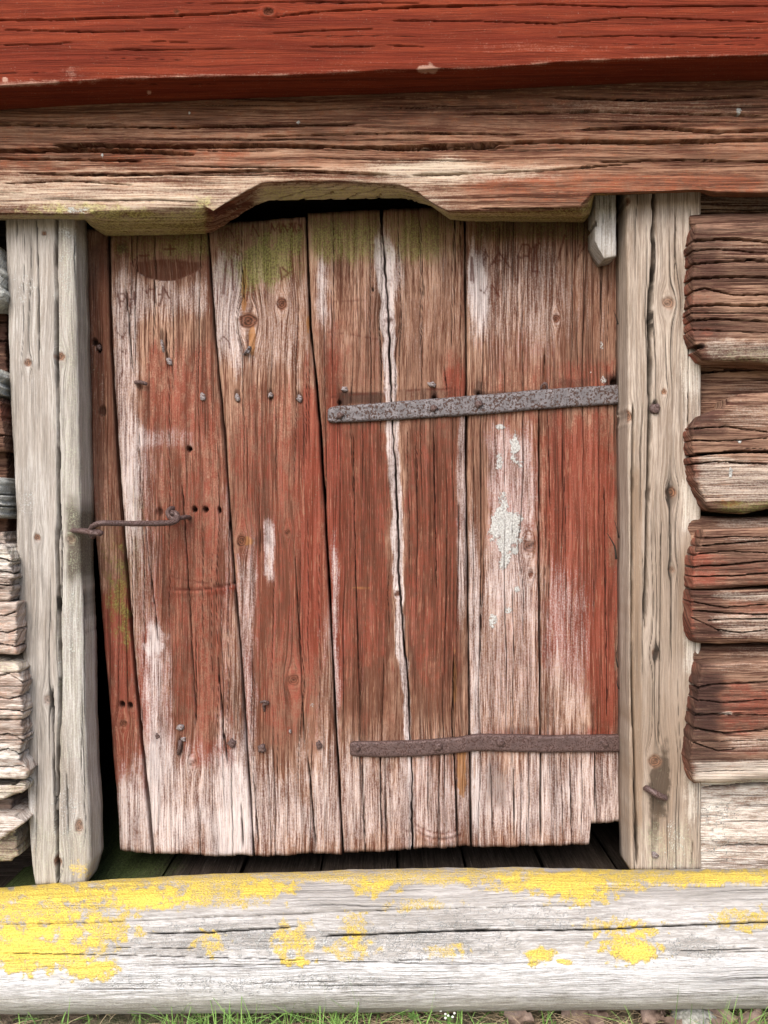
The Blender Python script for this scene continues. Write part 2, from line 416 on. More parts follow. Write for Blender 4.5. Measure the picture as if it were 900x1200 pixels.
    b.put(b.mr(st, .3, .7, .98, .86), b.b.inputs['Roughness']); b.b.inputs['Specular IOR Level'].default_value = .10
    h = b.math('ADD', b.math('ADD', b.math('MULTIPLY', f1, 1.1), b.math('MULTIPLY', f2, 1.1)), b.math('MULTIPLY', f4, .35))
    h = b.math('SUBTRACT', h, b.math('ADD', b.math('MULTIPLY', chk, .9), b.math('MULTIPLY', c2, .5)))
    h = b.math('ADD', h, b.math('MULTIPLY', iso, .22))
    h = b.math('ADD', h, b.math('MULTIPLY', b.math('MULTIPLY', rg, kn_m), .12))
    lich = b.math('MAXIMUM', lw, ly)
    h = b.math('ADD', h, b.math('MULTIPLY', lich, b.math('MULTIPLY', iso, 2.2)))
    b.put(b.bump(h, bump, .0011), b.b.inputs['Normal'])
    return b.m

def rust_metal(name, c1, c2, pits, scale=330, thr=(.5, .58)):
    b = NB(name)
    tc = b.n('ShaderNodeTexCoord').outputs['Object']
    n1 = b.noise(tc, scale, 4, .6); n2 = b.noise(tc, 55, 4, .6); n3 = b.noise(tc, 900, 2, .6)
    col = b.mix(b.mr(n2, .35, .68), c1, c2)
    pm = b.mr(b.math('ADD', n1, b.math('MULTIPLY', b.math('SUBTRACT', n2, .5), .25)), thr[0], thr[1])
    col = b.mix(pm, col, pits)
    col = b.mix(b.math('MULTIPLY', b.mr(n3, .45, .75), .35), col, tuple(v * .35 for v in pits))
    b.put(col, b.b.inputs['Base Color']); b.b.inputs['Metallic'].default_value = .25
    b.put(b.mr(pm, 0, 1, .55, .9), b.b.inputs['Roughness'])
    b.put(b.bump(b.math('SUBTRACT', b.math('MULTIPLY', n3, .3), pm), .8, .0008), b.b.inputs['Normal'])
    return b.m

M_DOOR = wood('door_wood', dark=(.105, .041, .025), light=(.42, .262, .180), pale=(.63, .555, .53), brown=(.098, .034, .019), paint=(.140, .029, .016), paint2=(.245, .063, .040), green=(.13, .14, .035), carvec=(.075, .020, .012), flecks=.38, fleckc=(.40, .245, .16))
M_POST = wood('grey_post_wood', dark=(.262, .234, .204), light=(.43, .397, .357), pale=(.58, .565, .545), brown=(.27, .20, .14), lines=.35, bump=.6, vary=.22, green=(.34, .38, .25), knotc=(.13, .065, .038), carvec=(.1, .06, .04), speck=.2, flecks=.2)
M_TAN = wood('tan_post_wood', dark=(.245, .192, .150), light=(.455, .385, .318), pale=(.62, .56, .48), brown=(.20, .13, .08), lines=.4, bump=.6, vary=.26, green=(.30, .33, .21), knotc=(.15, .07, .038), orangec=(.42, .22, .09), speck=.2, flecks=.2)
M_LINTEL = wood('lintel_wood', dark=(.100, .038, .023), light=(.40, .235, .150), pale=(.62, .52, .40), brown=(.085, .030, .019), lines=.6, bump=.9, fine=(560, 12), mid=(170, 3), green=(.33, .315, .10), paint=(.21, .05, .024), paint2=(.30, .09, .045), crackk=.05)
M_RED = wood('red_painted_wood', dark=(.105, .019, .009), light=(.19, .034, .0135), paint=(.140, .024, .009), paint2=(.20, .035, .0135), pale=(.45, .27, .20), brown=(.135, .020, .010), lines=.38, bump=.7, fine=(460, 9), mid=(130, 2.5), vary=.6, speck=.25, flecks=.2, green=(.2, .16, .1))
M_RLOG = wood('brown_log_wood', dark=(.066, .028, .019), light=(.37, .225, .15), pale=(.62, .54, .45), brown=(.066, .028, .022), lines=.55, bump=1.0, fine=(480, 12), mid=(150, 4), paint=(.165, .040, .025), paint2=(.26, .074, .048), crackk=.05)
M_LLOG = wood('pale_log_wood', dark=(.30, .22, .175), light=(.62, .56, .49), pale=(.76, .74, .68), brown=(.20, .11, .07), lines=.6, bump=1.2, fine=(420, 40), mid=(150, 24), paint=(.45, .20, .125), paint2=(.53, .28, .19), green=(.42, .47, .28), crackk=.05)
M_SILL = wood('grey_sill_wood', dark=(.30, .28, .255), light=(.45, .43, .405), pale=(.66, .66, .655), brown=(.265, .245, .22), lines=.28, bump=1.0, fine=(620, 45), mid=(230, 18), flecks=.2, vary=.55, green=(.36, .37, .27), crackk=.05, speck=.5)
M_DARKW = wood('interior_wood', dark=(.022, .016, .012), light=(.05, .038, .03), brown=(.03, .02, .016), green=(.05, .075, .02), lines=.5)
M_IRON = rust_metal('pitted_iron', (.118, .106, .108), (.178, .160, .163), (.075, .042, .032))
M_RUST = rust_metal('brown_rusty_iron', (.09, .056, .050), (.135, .085, .075), (.068, .034, .027), 420, (.48, .62))
M_NAIL = rust_metal('nail_iron', (.20, .17, .165), (.33, .29, .285), (.12, .07, .055), 500)

# ------------------------------------------------------------------ small solids
def tube(name, mat, parent, pts, r, seg=10, taper=None, wob=0.0, cap=True, sub=4):
    P = np.array(pts, float)
    if sub > 1 and len(P) > 2:                       # Catmull-Rom through the points
        Q = []
        E = np.concatenate([[2 * P[0] - P[1]], P, [2 * P[-1] - P[-2]]])
        for i in range(1, len(E) - 2):
            for k in range(sub):
                t = k / sub; a, b_, c, d = E[i - 1], E[i], E[i + 1], E[i + 2]
                Q.append(.5 * ((2 * b_) + (c - a) * t + (2 * a - 5 * b_ + 4 * c - d) * t * t + (3 * b_ - a - 3 * c + d) * t ** 3))
        Q.append(P[-1]); P = np.array(Q)
    n = len(P); T = np.gradient(P, axis=0); T /= np.linalg.norm(T, axis=1, keepdims=True) + 1e-12
    up = np.array([0.31, .2, .93]); V = []
    u = np.cross(T[0], up); u /= np.linalg.norm(u)
    for i in range(n):
        u = u - T[i] * np.dot(u, T[i]); u /= np.linalg.norm(u) + 1e-12; w = np.cross(T[i], u)
        rr = r * (taper[0] + (taper[1] - taper[0]) * i / (n - 1) if taper else 1)
        for k in range(seg):
            a = 2 * math.pi * k / seg; q = rr * (1 + wob * math.sin(i * 1.7 + k * 2.3) * .5 + wob * math.sin(i * .9 - k) * .5)
            V.append(P[i] + u * math.cos(a) * q + w * math.sin(a) * q)
    quads = [(i * seg + k, i * seg + (k + 1) % seg, (i + 1) * seg + (k + 1) % seg, (i + 1) * seg + k) for i in range(n - 1) for k in range(seg)]
    V.append(P[0] - T[0] * r * .5); V.append(P[-1] + T[-1] * r * .5); a, b_ = n * seg, n * seg + 1
    tris = [(a, (k + 1) % seg, k) for k in range(seg)] + [(b_, (n - 1) * seg + k, (n - 1) * seg + (k + 1) % seg) for k in range(seg)]
    return raw_mesh(name, np.array(V), np.array(quads), np.array(tris), mat, parent)

def nail(parent, px, py, Y, rx=3.6, ry=3.6, rot=0.0, proud=.003, mat=None, name='nail', label=None, seed=None):
    """hammered nail head: an uneven dome on a short shank"""
    r_ = np.random.RandomState(int(px * 7 + py)); seg = 12; c = np.array(Wv(px, py, Y)); V = []
    ir = 1 + .16 * r_.randn(seg)
    rings = [(1.0, .004), (1.0, -proud * .45), (.82, -proud * .85), (.4, -proud)]
    for (k, dy) in rings:
        for i in range(seg):
            a = 2 * math.pi * i / seg; x = math.cos(a) * rx * k * ir[i]; z = math.sin(a) * ry * k * ir[i]
            V.append(c + np.array([(x * math.cos(rot) - z * math.sin(rot)) * S, dy + .0004 * r_.randn(), (x * math.sin(rot) + z * math.cos(rot)) * S]))
    quads = [(j * seg + i, j * seg + (i + 1) % seg, (j + 1) * seg + (i + 1) % seg, (j + 1) * seg + i) for j in range(3) for i in range(seg)]
    V.append(c + np.array([.0004, -proud * 1.03, 0])); t = len(V) - 1
    tris = [(3 * seg + i, 3 * seg + (i + 1) % seg, t) for i in range(seg)]
    o = raw_mesh(name, np.array(V), np.array(quads), np.array(tris), mat or M_NAIL, parent)
    if label: o['label'] = label
    return o
def bent_nail(parent, pts, r=1.9, mat=None, label=None):
    P = [np.array(Wv(x, y, Yy)) for (x, y, Yy) in pts]
    o = tube('nail', mat or M_NAIL, parent, P, r * S, seg=8, wob=.18, sub=4)
    if label: o['label'] = label
    return o

def box(name, x0, x1, y0, y1, z0, z1, mat, parent=None, axis=0, seed=0, jitter=0.0):
    V = np.array([(x, y, z) for x in (x0, x1) for y in (y0, y1) for z in (z0, z1)], float)
    if jitter: V += np.random.RandomState(int(seed * 13 + 1)).uniform(-jitter, jitter, V.shape)
    q = np.array([(0, 1, 3, 2), (4, 6, 7, 5), (0, 4, 5, 1), (2, 3, 7, 6), (0, 2, 6, 4), (1, 5, 7, 3)])
    # own vertices per face, so that each face carries its own grain coordinates
    V2 = V[q.ravel()]; Q = np.arange(24).reshape(6, 4)
    oth = [i for i in range(3) if i != axis]
    G = np.stack([V2[:, oth[0]] + V2[:, oth[1]], V2[:, axis], np.full(24, seed * 1.7)], -1)
    return raw_mesh(name, V2, Q, np.zeros((0, 3), int), mat, parent, dict(grain=G, mask=np.zeros((24, 12))), smooth=False)

# ------------------------------------------------------------------ ground, dark room behind the door
def make_ground():
    ax = np.unique(np.concatenate([np.linspace(-1.1, 1.1, 90), np.linspace(-3, 3, 25), np.array([-60, -20, -8, 8, 20, 60.])]))
    ay = np.unique(np.concatenate([np.linspace(-.7, .1, 60), np.array([-60, -20, -8, -3, -1.5, -1, .5, 2, 5, 20, 60.])]))
    X, Y = np.meshgrid(ax, ay, indexing='ij')
    near = np.exp(-(X ** 2 + Y ** 2) / 4)
    Z = near * (.012 * fbm(X * 9, Y * 9, 3, 4) + .006 * perlin(X * 40, Y * 40, 8)) - .008
    V = np.stack([X, Y, Z], -1).reshape(-1, 3); idx = np.arange(len(V)).reshape(X.shape)
    Q = np.stack([idx[:-1, :-1], idx[1:, :-1], idx[1:, 1:], idx[:-1, 1:]], -1).reshape(-1, 4)
    b = NB('soil_and_litter'); tc = b.n('ShaderNodeNewGeometry').outputs['Position']
    n1 = b.noise(tc, 60, 5, .65); n2 = b.noise(tc, 9, 4, .6); n3 = b.noise(tc, 300, 3, .6)
    col = b.mix(b.mr(n1, .35, .65), (.075, .055, .035), (.36, .27, .19))
    col = b.mix(b.math('MULTIPLY', b.mr(n2, .42, .6), .6), col, (.13, .17, .06))
    col = b.mix(b.math('MULTIPLY', b.mr(n3, .5, .7), .5), col, (.42, .34, .23))
    b.put(col, b.b.inputs['Base Color']); b.b.inputs['Roughness'].default_value = .95
    b.put(b.bump(b.math('ADD', n1, n3), 1.0, .006), b.b.inputs['Normal'])
    tag(raw_mesh('ground', V, Q, np.zeros((0, 3), int), b.m, origin=np.zeros(3)), kind='structure')
make_ground()

FLZ = ZC - .603
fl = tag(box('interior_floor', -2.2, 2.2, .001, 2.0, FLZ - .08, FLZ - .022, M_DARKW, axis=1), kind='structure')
x = -.62; k = 0
while x < .60:
    w = .105 + .03 * rs.rand()
    n_, m_ = 60, 24
    u = np.linspace(0, 1, m_)[None]; t = np.linspace(0, 1, n_)[:, None]
    X = x + .002 + (w - .004) * u + 0 * t; Y = -.022 + 1.2 * t ** 2 + 0 * u + .006 * perlin(X * 60, X * 0, k)
    Z = FLZ - .004 * (np.abs(u - .5) * 2) ** 6 + .003 * fbm(X * 150, Y * 6, k, 3) + .002 * rs.randn()
    V = np.stack([X, Y, Z], -1); idx = np.arange(n_ * m_).reshape(n_, m_)
    # top sheet plus a skirt down to its underside
    bl = np.concatenate([idx[0, :-1], idx[:-1, -1], idx[-1, :0:-1], idx[:0:-1, 0]]); Vf = V.reshape(-1, 3)
    lo = Vf[bl].copy(); lo[:, 2] = FLZ - .0215
    Q = np.stack([idx[:-1, :-1], idx[:-1, 1:], idx[1:, 1:], idx[1:, :-1]], -1).reshape(-1, 4)
    cur = len(Vf) + np.arange(len(bl))
    Q = np.concatenate([Q, np.stack([bl, np.roll(bl, -1), np.roll(cur, -1), cur], -1)])
    VV = np.concatenate([Vf, lo]); MM = np.zeros((len(VV), 12))
    MM[:, 2] = np.clip(1.5 - (VV[:, 0] + .47) / .10, 0, 1.2)          # moss where the damp gets in by the post
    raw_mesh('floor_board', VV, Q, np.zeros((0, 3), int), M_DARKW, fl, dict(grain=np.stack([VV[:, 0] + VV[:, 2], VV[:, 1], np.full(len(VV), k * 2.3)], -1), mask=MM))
    x += w; k += 1

def room():
    y0, y1 = .06, 2.05; parts = []
    def pxx(p): return (p - 450) * S
    def pzz(p): return ZC - (p - 600) * S
    bx = [(-2.4, pxx(60), y0, y0 + .12, -.05, 2.6), (pxx(775), 2.4, y0, y0 + .12, -.05, 2.6),
          (pxx(60), pxx(775), y0, y0 + .12, pzz(212), 2.6),
          (-2.4, 2.4, y1, y1 + .1, -.05, 2.6), (-2.5, -2.4, y0, y1 + .1, -.05, 2.6), (2.4, 2.5, y0, y1 + .1, -.05, 2.6),
          (-2.5, 2.5, y0, y1 + .1, 2.6, 2.7)]
    V, Q = [], []
    for (a, b_, c, d, e, f_) in bx:
        o = len(V); V += [(x, y, z) for x in (a, b_) for y in (c, d) for z in (e, f_)]
        Q += [tuple(i + o for i in q) for q in ((0, 1, 3, 2), (4, 6, 7, 5), (0, 4, 5, 1), (2, 3, 7, 6), (0, 2, 6, 4), (1, 5, 7, 3))]
    V = np.array(V); G = np.stack([V[:, 2] * 1.0 + V[:, 1], V[:, 0], V[:, 0] * 0], -1)
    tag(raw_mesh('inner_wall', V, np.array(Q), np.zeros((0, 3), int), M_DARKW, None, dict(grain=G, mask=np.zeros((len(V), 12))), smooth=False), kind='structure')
room()

# ------------------------------------------------------------------ the door
door = root('plank_door', Wv(430, 1000, 0), 'weathered red brown plank door with two iron strap hinges, set between the grey posts', 'door')
L = lambda *p: list(p)
e12 = L((128, 285), (131, 400), (140, 560), (150, 680), (160, 800), (180, 1000))
e23 = L((244, 270), (253, 400), (263, 500), (273, 650), (284, 780), (298, 1004))
e34 = L((359, 250), (364, 380), (376, 500), (386, 680), (394, 850), (402, 1000))
e45 = L((544, 242), (546, 400), (546.5, 600), (549.5, 800), (552, 995))
def off(e, d): return [(x + d, y) for x, y in e]
# narrow left board
p1 = board('plank', M_DOOR, door, L((92, 270), (101, 520), (114, 650), (121, 740), (129, 830), (137, 930), (141, 1000)), off(e12, -1.2), L((90, 268), (130, 268)), L((141, 996), (180, 1001)), .002, .036, seed=1, roll=(5, .007),
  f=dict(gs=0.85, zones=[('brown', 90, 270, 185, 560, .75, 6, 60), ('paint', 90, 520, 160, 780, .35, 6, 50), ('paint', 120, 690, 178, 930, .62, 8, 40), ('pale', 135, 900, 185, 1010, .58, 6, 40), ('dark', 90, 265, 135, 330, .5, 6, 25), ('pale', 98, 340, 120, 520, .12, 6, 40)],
     blobs=[('green', 143, 690, 10, 60, .55, .6), ('green', 131, 705, 9, 40, .42, .8), ('green', 148, 735, 5, 40, .5, .7), ('green', 125, 640, 18, 40, .25, .8)],
     knots=[(145, 848, 5, 4, .8)], holes=[(111, 401, 3.6, 4.5, .008), (116, 408, 3.3, 5.5, .010), (120, 482, 4.5, 7, .006, .6), (143, 826, 3.6, 4.4, .010), (152.5, 827, 3.2, 4.2, .008)],
     rcracks=[(7, 60, 200, .5, .9, .0008, .002)]))
p1['label'] = 'narrow left board, red below with green lichen'
# second board
def scoop(PX, PY, disp, M):
    # axe bite below the top: a lens with a sharp upper lip
    t = np.clip((PX - 155) / 85, 0, 1); up = 308 - 4 * np.sin(t * 3.1) + 5.0 * fbm(PX * .05, PX * 0, 4, 4) + 1.5 * fbm(PX * .2, PY * .2, 6, 2); lo = 309 + 19 * np.sin(np.pi * t ** .85) ** .75 + 1.6 * fbm(PX * .06, PX * 0, 5, 3)
    ins = ((PX > 155) & (PX < 240)); q_in = sm(PY, up - 1.5, up + 1.5) * (1 - sm(PY, lo - 1.5, lo + 1.5)) * ins
    q = q_in * np.clip((PY - up) / np.maximum(lo - up, 1), 0, 1) ** .6 * np.clip(np.sin(np.pi * t), 0, 1) ** .5
    M[..., 11] = np.maximum(M[..., 11], q_in * .95); M[..., 3] = np.maximum(M[..., 3], q_in * .2); M[..., 1] *= 1 - q_in; M[..., 2] *= 1 - .7 * q_in
    # lifted seam running across the board
    t2 = np.clip((PX - 190) / 86, 0, 1); yc = 691 - 9 * (t2 - .35) ** 2 * 2.0 + 1.2 * fbm(PX * .07, PX * 0, 9, 2)
    on = ((PX > 190) & (PX < 279)) * sm(PX, 190, 204)
    s1 = np.exp(-((PY - yc) / 1.0) ** 2) * on; s2 = np.exp(-((PY - yc - 5) / 3.2) ** 2) * on * sm(PX, 235, 268)
    M[..., 10] = np.maximum(M[..., 10], s1 * .95); M[..., 0] += s2 * .8
    yc2 = 675 + 13 * (np.clip((PX - 200) / 75, 0, 1)) ** .7
    s3 = np.exp(-((PY - yc2) / .8) ** 2) * ((PX > 200) & (PX < 270)); M[..., 10] = np.maximum(M[..., 10], s3 * .6)
    return disp - .014 * q - .0035 * s1 - .0015 * s3 + .0018 * np.exp(-((PY - yc - 4) / 3.0) ** 2) * on
p2 = board('plank', M_DOOR, door, off(e12, 1.6), off(e23, -1.1), L((128, 268), (244, 264)), L((180, 1000), (240, 1002), (297, 1004)), .000, .036, seed=2, roll=(4, .006),
  f=dict(gs=1.1, zones=[('brown', 125, 262, 250, 326, .5, 8, 12), ('pale', 128, 326, 163, 640, .48, 12, 30), ('pale', 160, 326, 245, 372, .42, 12, 18), ('paint', 130, 480, 290, 880, .18, 10, 60), ('green', 128, 262, 248, 304, .36, 10, 10), ('paint', 166, 400, 262, 515, .52, 10, 34), ('paint', 160, 520, 275, 900, .34, 10, 40),
     ('pale', 150, 520, 185, 1000, .30, 9, 40), ('pale', 174, 742, 205, 905, .36, 6, 30), ('pale', 258, 560, 290, 1010, .26, 7, 30), ('pale', 130, 950, 300, 1010, .2, 8, 20), ('pale', 165, 880, 300, 1010, .50, 8, 60), ('paint', 160, 740, 178, 860, .25, 6, 20), ('paint', 215, 872, 292, 905, .34, 8, 12),
     ('brown', 190, 560, 262, 860, .42, 12, 40), ('brown', 205, 470, 275, 520, .25, 12, 20), ('pale', 160, 502, 230, 524, .30, 8, 6), ('green', 150, 560, 172, 690, .24, 8, 30), ('dark', 195, 585, 235, 660, .28, 10, 20), ('brown', 236, 270, 252, 420, .5, 5, 30), ('green', 190, 262, 250, 300, .2, 8, 10)],
     blobs=[('brown', 143, 294, 12, 11, .75), ('dark', 143, 292, 8, 8, .7), ('pale', 182, 750, 14, 26, .35), ('dark', 212, 865, 7, 20, .3), ('dark', 182, 862, 5, 9, .35)],
     knots=[(226, 894, 5, 4, .35)],
     cracks=[(L((147, 330), (152, 400), (157, 445)), .9, .003), (L((168, 600), (180, 700), (186, 760)), .7, .002), (L((213, 560), (222, 700), (231, 860)), .7, .002), (L((255, 760), (262, 860), (268, 905)), 1.0, .003), (L((282, 930), (285, 1003)), .9, .004, .3), (L((194, 380), (196, 440)), 1.2, .003)],
     holes=[(190, 395, 2.2, 11, .004, .6), (222, 526, 3.4, 3.2, .014), (228, 597, 3.2, 3.0, .014), (241, 597, 3.3, 3.4, .014), (257, 598, 2.2, 4.2, .012), (187, 600, 5, 5, .004, .6), (165, 452, 5, 5, .003, .4), (211, 876, 3.5, 14, .003, .6)],
     carve=[(L((138, 343), (141, 360)), 1.3), (L((138, 343), (145, 344), (147, 348), (145, 352), (140, 353)), 1.1), (L((149, 343), (152, 359)), 1.2), (L((157, 342), (158, 357)), 1.2), (L((150, 351), (158, 350)), 1.0),
            (L((171, 341), (172, 343)), 1.6), (L((175, 339), (184, 337)), 1.1), (L((180, 338), (181, 355)), 1.1), (L((191, 336), (191, 345), (187, 358)), 1.2), (L((191, 336), (199, 350)), 1.0), (L((186, 345), (196, 342)), .9),
            (L((138, 390), (144, 396), (147, 390)), .8), (L((140, 410), (147, 414), (149, 409)), .8), (L((140, 445), (144, 434)), .8), (L((199, 288), (200, 298)), 1.3), (L((190, 293), (206, 291)), .9), (L((152, 310), (162, 300), (175, 300)), .8)],
     rcracks=[(26, 60, 300, .45, .85, .0008, .0022)], fn=scoop))
# third board
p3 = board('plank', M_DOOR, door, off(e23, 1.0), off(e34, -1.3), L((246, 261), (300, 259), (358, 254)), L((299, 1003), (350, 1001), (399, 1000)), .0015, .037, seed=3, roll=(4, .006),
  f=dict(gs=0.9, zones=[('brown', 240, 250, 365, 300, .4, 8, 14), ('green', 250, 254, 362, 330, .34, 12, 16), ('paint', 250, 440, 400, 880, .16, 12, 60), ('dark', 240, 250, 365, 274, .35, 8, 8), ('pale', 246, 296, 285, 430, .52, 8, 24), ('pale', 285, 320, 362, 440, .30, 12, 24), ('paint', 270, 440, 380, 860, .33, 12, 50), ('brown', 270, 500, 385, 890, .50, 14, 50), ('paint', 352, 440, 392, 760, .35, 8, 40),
     ('pale', 276, 640, 300, 1010, .42, 6, 40), ('pale', 309, 606, 321, 682, .62, 4, 10), ('pale', 296, 896, 405, 1010, .50, 8, 60), ('pale', 372, 700, 400, 900, .25, 8, 30), ('paint', 280, 760, 296, 900, .2, 5, 20), ('brown', 300, 620, 345, 740, .3, 10, 30)],
     blobs=[('green', 312, 306, 30, 27, .80, .5), ('green', 300, 318, 34, 30, .35, .7), ('green', 338, 280, 24, 22, .4, .7), ('orange', 286, 340, 4.5, 40, .85, .3), ('orange', 296, 397, 5, 24, .9, .3), ('orange', 288, 634, 12, 7, .9, .4), ('dark', 308, 634, 22, 7, .4, .5), ('orange', 361, 380, 3, 14, .8), ('dark', 290, 415, 8, 14, .35), ('white', 366, 826, 3, 5, .5)],
     knots=[(291, 376, 11, 9.5, 1.0), (330, 356, 6.5, 8, 1.2), (344, 797, 8, 7.5, .55), (283, 634, 6, 7, .8), (337, 624, 4, 4, .6)],
     cracks=[(L((283, 300), (287, 360)), .8, .002), (L((296, 900), (304, 1000)), .8, .003), (L((360, 880), (371, 1000)), .9, .004), (L((345, 640), (352, 760), (357, 880)), .7, .002)],
     holes=[(278, 464, 4, 8, .003, .5), (317, 463, 4, 8, .003, .5), (351, 466, 4, 7, .003, .5)],
     carve=[(L((317, 274), (318, 262), (322, 270), (327, 261), (328, 272)), .9), (L((330, 272), (331, 262), (337, 271), (343, 261), (344, 272)), .9), (L((331, 266), (341, 262)), .7), (L((345, 261), (347, 272), (352, 269), (353, 264), (345, 261)), .9), (L((294, 275), (296, 264), (303, 276)), .9), (L((262, 276), (265, 266), (270, 270), (274, 278)), .8),
            (L((265, 306), (262, 345)), 1.5), (L((272, 304), (273, 340)), 1.2), (L((254, 330), (255, 356)), .9), (L((328, 314), (330, 328)), 1.2), (L((331, 314), (338, 320), (330, 327)), 1.2), (L((257, 400), (262, 394), (268, 400), (269, 408)), .8)],
     rcracks=[(24, 60, 300, .45, .85, .0008, .0022)]))
# fourth board with the long split
SPL = L((447, 246), (450, 300), (455, 360), (457, 420), (458.5, 470), (463, 540), (466, 610), (468, 690), (473, 740), (478, 800), (481, 870), (483, 930), (484, 996))
SPF = wander(SPL, 2.4, 3, .05)
def split_fn(PX, PY, disp, M):
    c = SPF(PY); d = PX - c
    wd = 1.25 + .7 * perlin(PY * .03, PY * 0, 6); q = np.clip(1 - np.abs(d) / np.maximum(wd, .5), 0, 1); q = np.minimum(q * 2, 1)
    M[..., 7] = np.maximum(M[..., 7], q)
    edge = np.exp(-(np.abs(d) / 9) ** 2)
    # pale bare wood along the split
    wl = np.interp(PY, [250, 300, 360, 500, 640, 700, 760, 840, 990], [3, 12, 8, 9, 8, 8, 10, 5, 4]); wr = np.interp(PY, [250, 300, 340, 500, 640, 690, 740, 990], [8, 12, 7, 6, 6, 4, 1, 1])
    wl = wl + 3 * perlin(PY * .05, PY * 0, 11); wr = wr + 2.5 * perlin(PY * .05, PY * 0, 12)
    m_ = np.where(d < 0, 1 - sm(-d, wl - 2, wl + 2), 1 - sm(d, wr - 2, wr + 2))
    M[..., 1] += m_ * np.interp(PY, [250, 290, 330, 860, 930], [.1, .50, .62, .64, .25]); M[..., 0] -= m_ * .6; M[..., 11] -= m_ * .7
    tickn = (np.abs(fbm(d * .05, PY * .35, 21, 2)) < .035) & (m_ > .6); M[..., 10] = np.maximum(M[..., 10], tickn * .35)
    return disp - .024 * q - .0012 * edge
def seam_chip(PX, PY, disp, M):
    disp = split_fn(PX, PY, disp, M)
    # swirl of torn wood near the foot
    for (ax, ay, bx, by, cyv) in ((470, 968, 484, 976, 4), (486, 966, 538, 972, 12), (486, 972, 540, 978, 14)):
        t = np.clip((PX - ax) / (bx - ax), 0, 1); y = ay + (by - ay) * t + cyv * np.sin(np.pi * t) * .6
        q = np.exp(-((PY - y) / .9) ** 2) * ((PX > ax) & (PX < bx)); M[..., 10] = np.maximum(M[..., 10], .7 * q); disp = disp - .002 * q + .0015 * np.exp(-((PY - y - 4) / 3) ** 2) * ((PX > ax) & (PX < bx))
    return disp
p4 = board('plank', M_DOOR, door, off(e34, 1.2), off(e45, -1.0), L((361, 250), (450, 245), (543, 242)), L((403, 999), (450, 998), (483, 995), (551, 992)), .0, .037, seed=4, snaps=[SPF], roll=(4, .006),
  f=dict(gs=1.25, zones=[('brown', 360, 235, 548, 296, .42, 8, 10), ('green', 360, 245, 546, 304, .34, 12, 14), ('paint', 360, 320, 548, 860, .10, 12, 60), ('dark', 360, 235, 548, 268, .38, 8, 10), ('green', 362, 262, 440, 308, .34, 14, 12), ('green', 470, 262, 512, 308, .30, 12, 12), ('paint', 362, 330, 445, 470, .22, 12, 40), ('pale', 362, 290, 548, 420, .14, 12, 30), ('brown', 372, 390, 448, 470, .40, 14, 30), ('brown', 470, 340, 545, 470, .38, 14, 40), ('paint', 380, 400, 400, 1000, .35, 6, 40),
     ('paint', 380, 490, 458, 800, .42, 12, 40), ('brown', 385, 490, 460, 850, .85, 14, 40), ('paint', 472, 480, 545, 800, .38, 12, 50), ('brown', 475, 490, 540, 850, .85, 12, 40), ('pale', 536, 480, 548, 720, .50, 4, 30), ('paint', 520, 420, 546, 480, .6, 8, 20), ('pale', 395, 880, 553, 1000, .46, 10, 50), ('paint', 470, 868, 545, 1000, .36, 12, 30), ('paint', 400, 830, 470, 870, .25, 10, 12), ('dark', 415, 850, 470, 872, .3, 8, 8),
     ('dark', 396, 459, 450, 474, .75, 8, 2.5), ('dark', 470, 455, 540, 470, .45, 8, 3), ('pale', 372, 300, 385, 380, .45, 5, 20), ('pale', 440, 290, 470, 345, .35, 6, 14), ('pale', 388, 640, 398, 880, .5, 4, 40)],
     blobs=[('orange', 541, 905, 7, 42, .95, .4), ('orange', 533, 800, 3, 60, .6, .4), ('orange', 425, 689, 14, 3, .55, .4), ('dark', 403, 470, 7, 18, .5), ('dark', 509, 466, 6, 14, .5), ('white', 523, 882, 10, 4, .5), ('orange', 455, 350, 5, 50, .35), ('paint', 390, 660, 6, 300, .2)],
     knots=[(456, 375, 6, 3.5, .5), (466, 696, 4, 4, .8)],
     cracks=[(L((532, 760), (530, 850), (534, 920), (536, 985)), 1.0, .004), (L((414, 500), (416, 640), (422, 830)), .7, .002), (L((508, 500), (512, 700)), .7, .002), (L((424, 890), (427, 990)), .8, .003), (L((520, 420), (525, 470)), .7, .002), (L((445, 870), (448, 985)), .8, .003)],
     carve=[(L((378, 388), (412, 392), (450, 399)), .7, .0006, .5), (L((392, 353), (430, 352)), .6, .0005, .4), (L((388, 466), (430, 461), (462, 459), (530, 455)), .8, .0008, .7)],
     holes=[(437, 339, 1.8, 2.2, .006), (398, 472, 2.6, 3.0, .008), (509, 466, 2.8, 3.4, .008), (497, 340, 1.2, 8, .002, .5)],
     rcracks=[(44, 60, 320, .45, .9, .0008, .0026)], fn=seam_chip))
p4['label'] = 'wide board split from top to bottom'
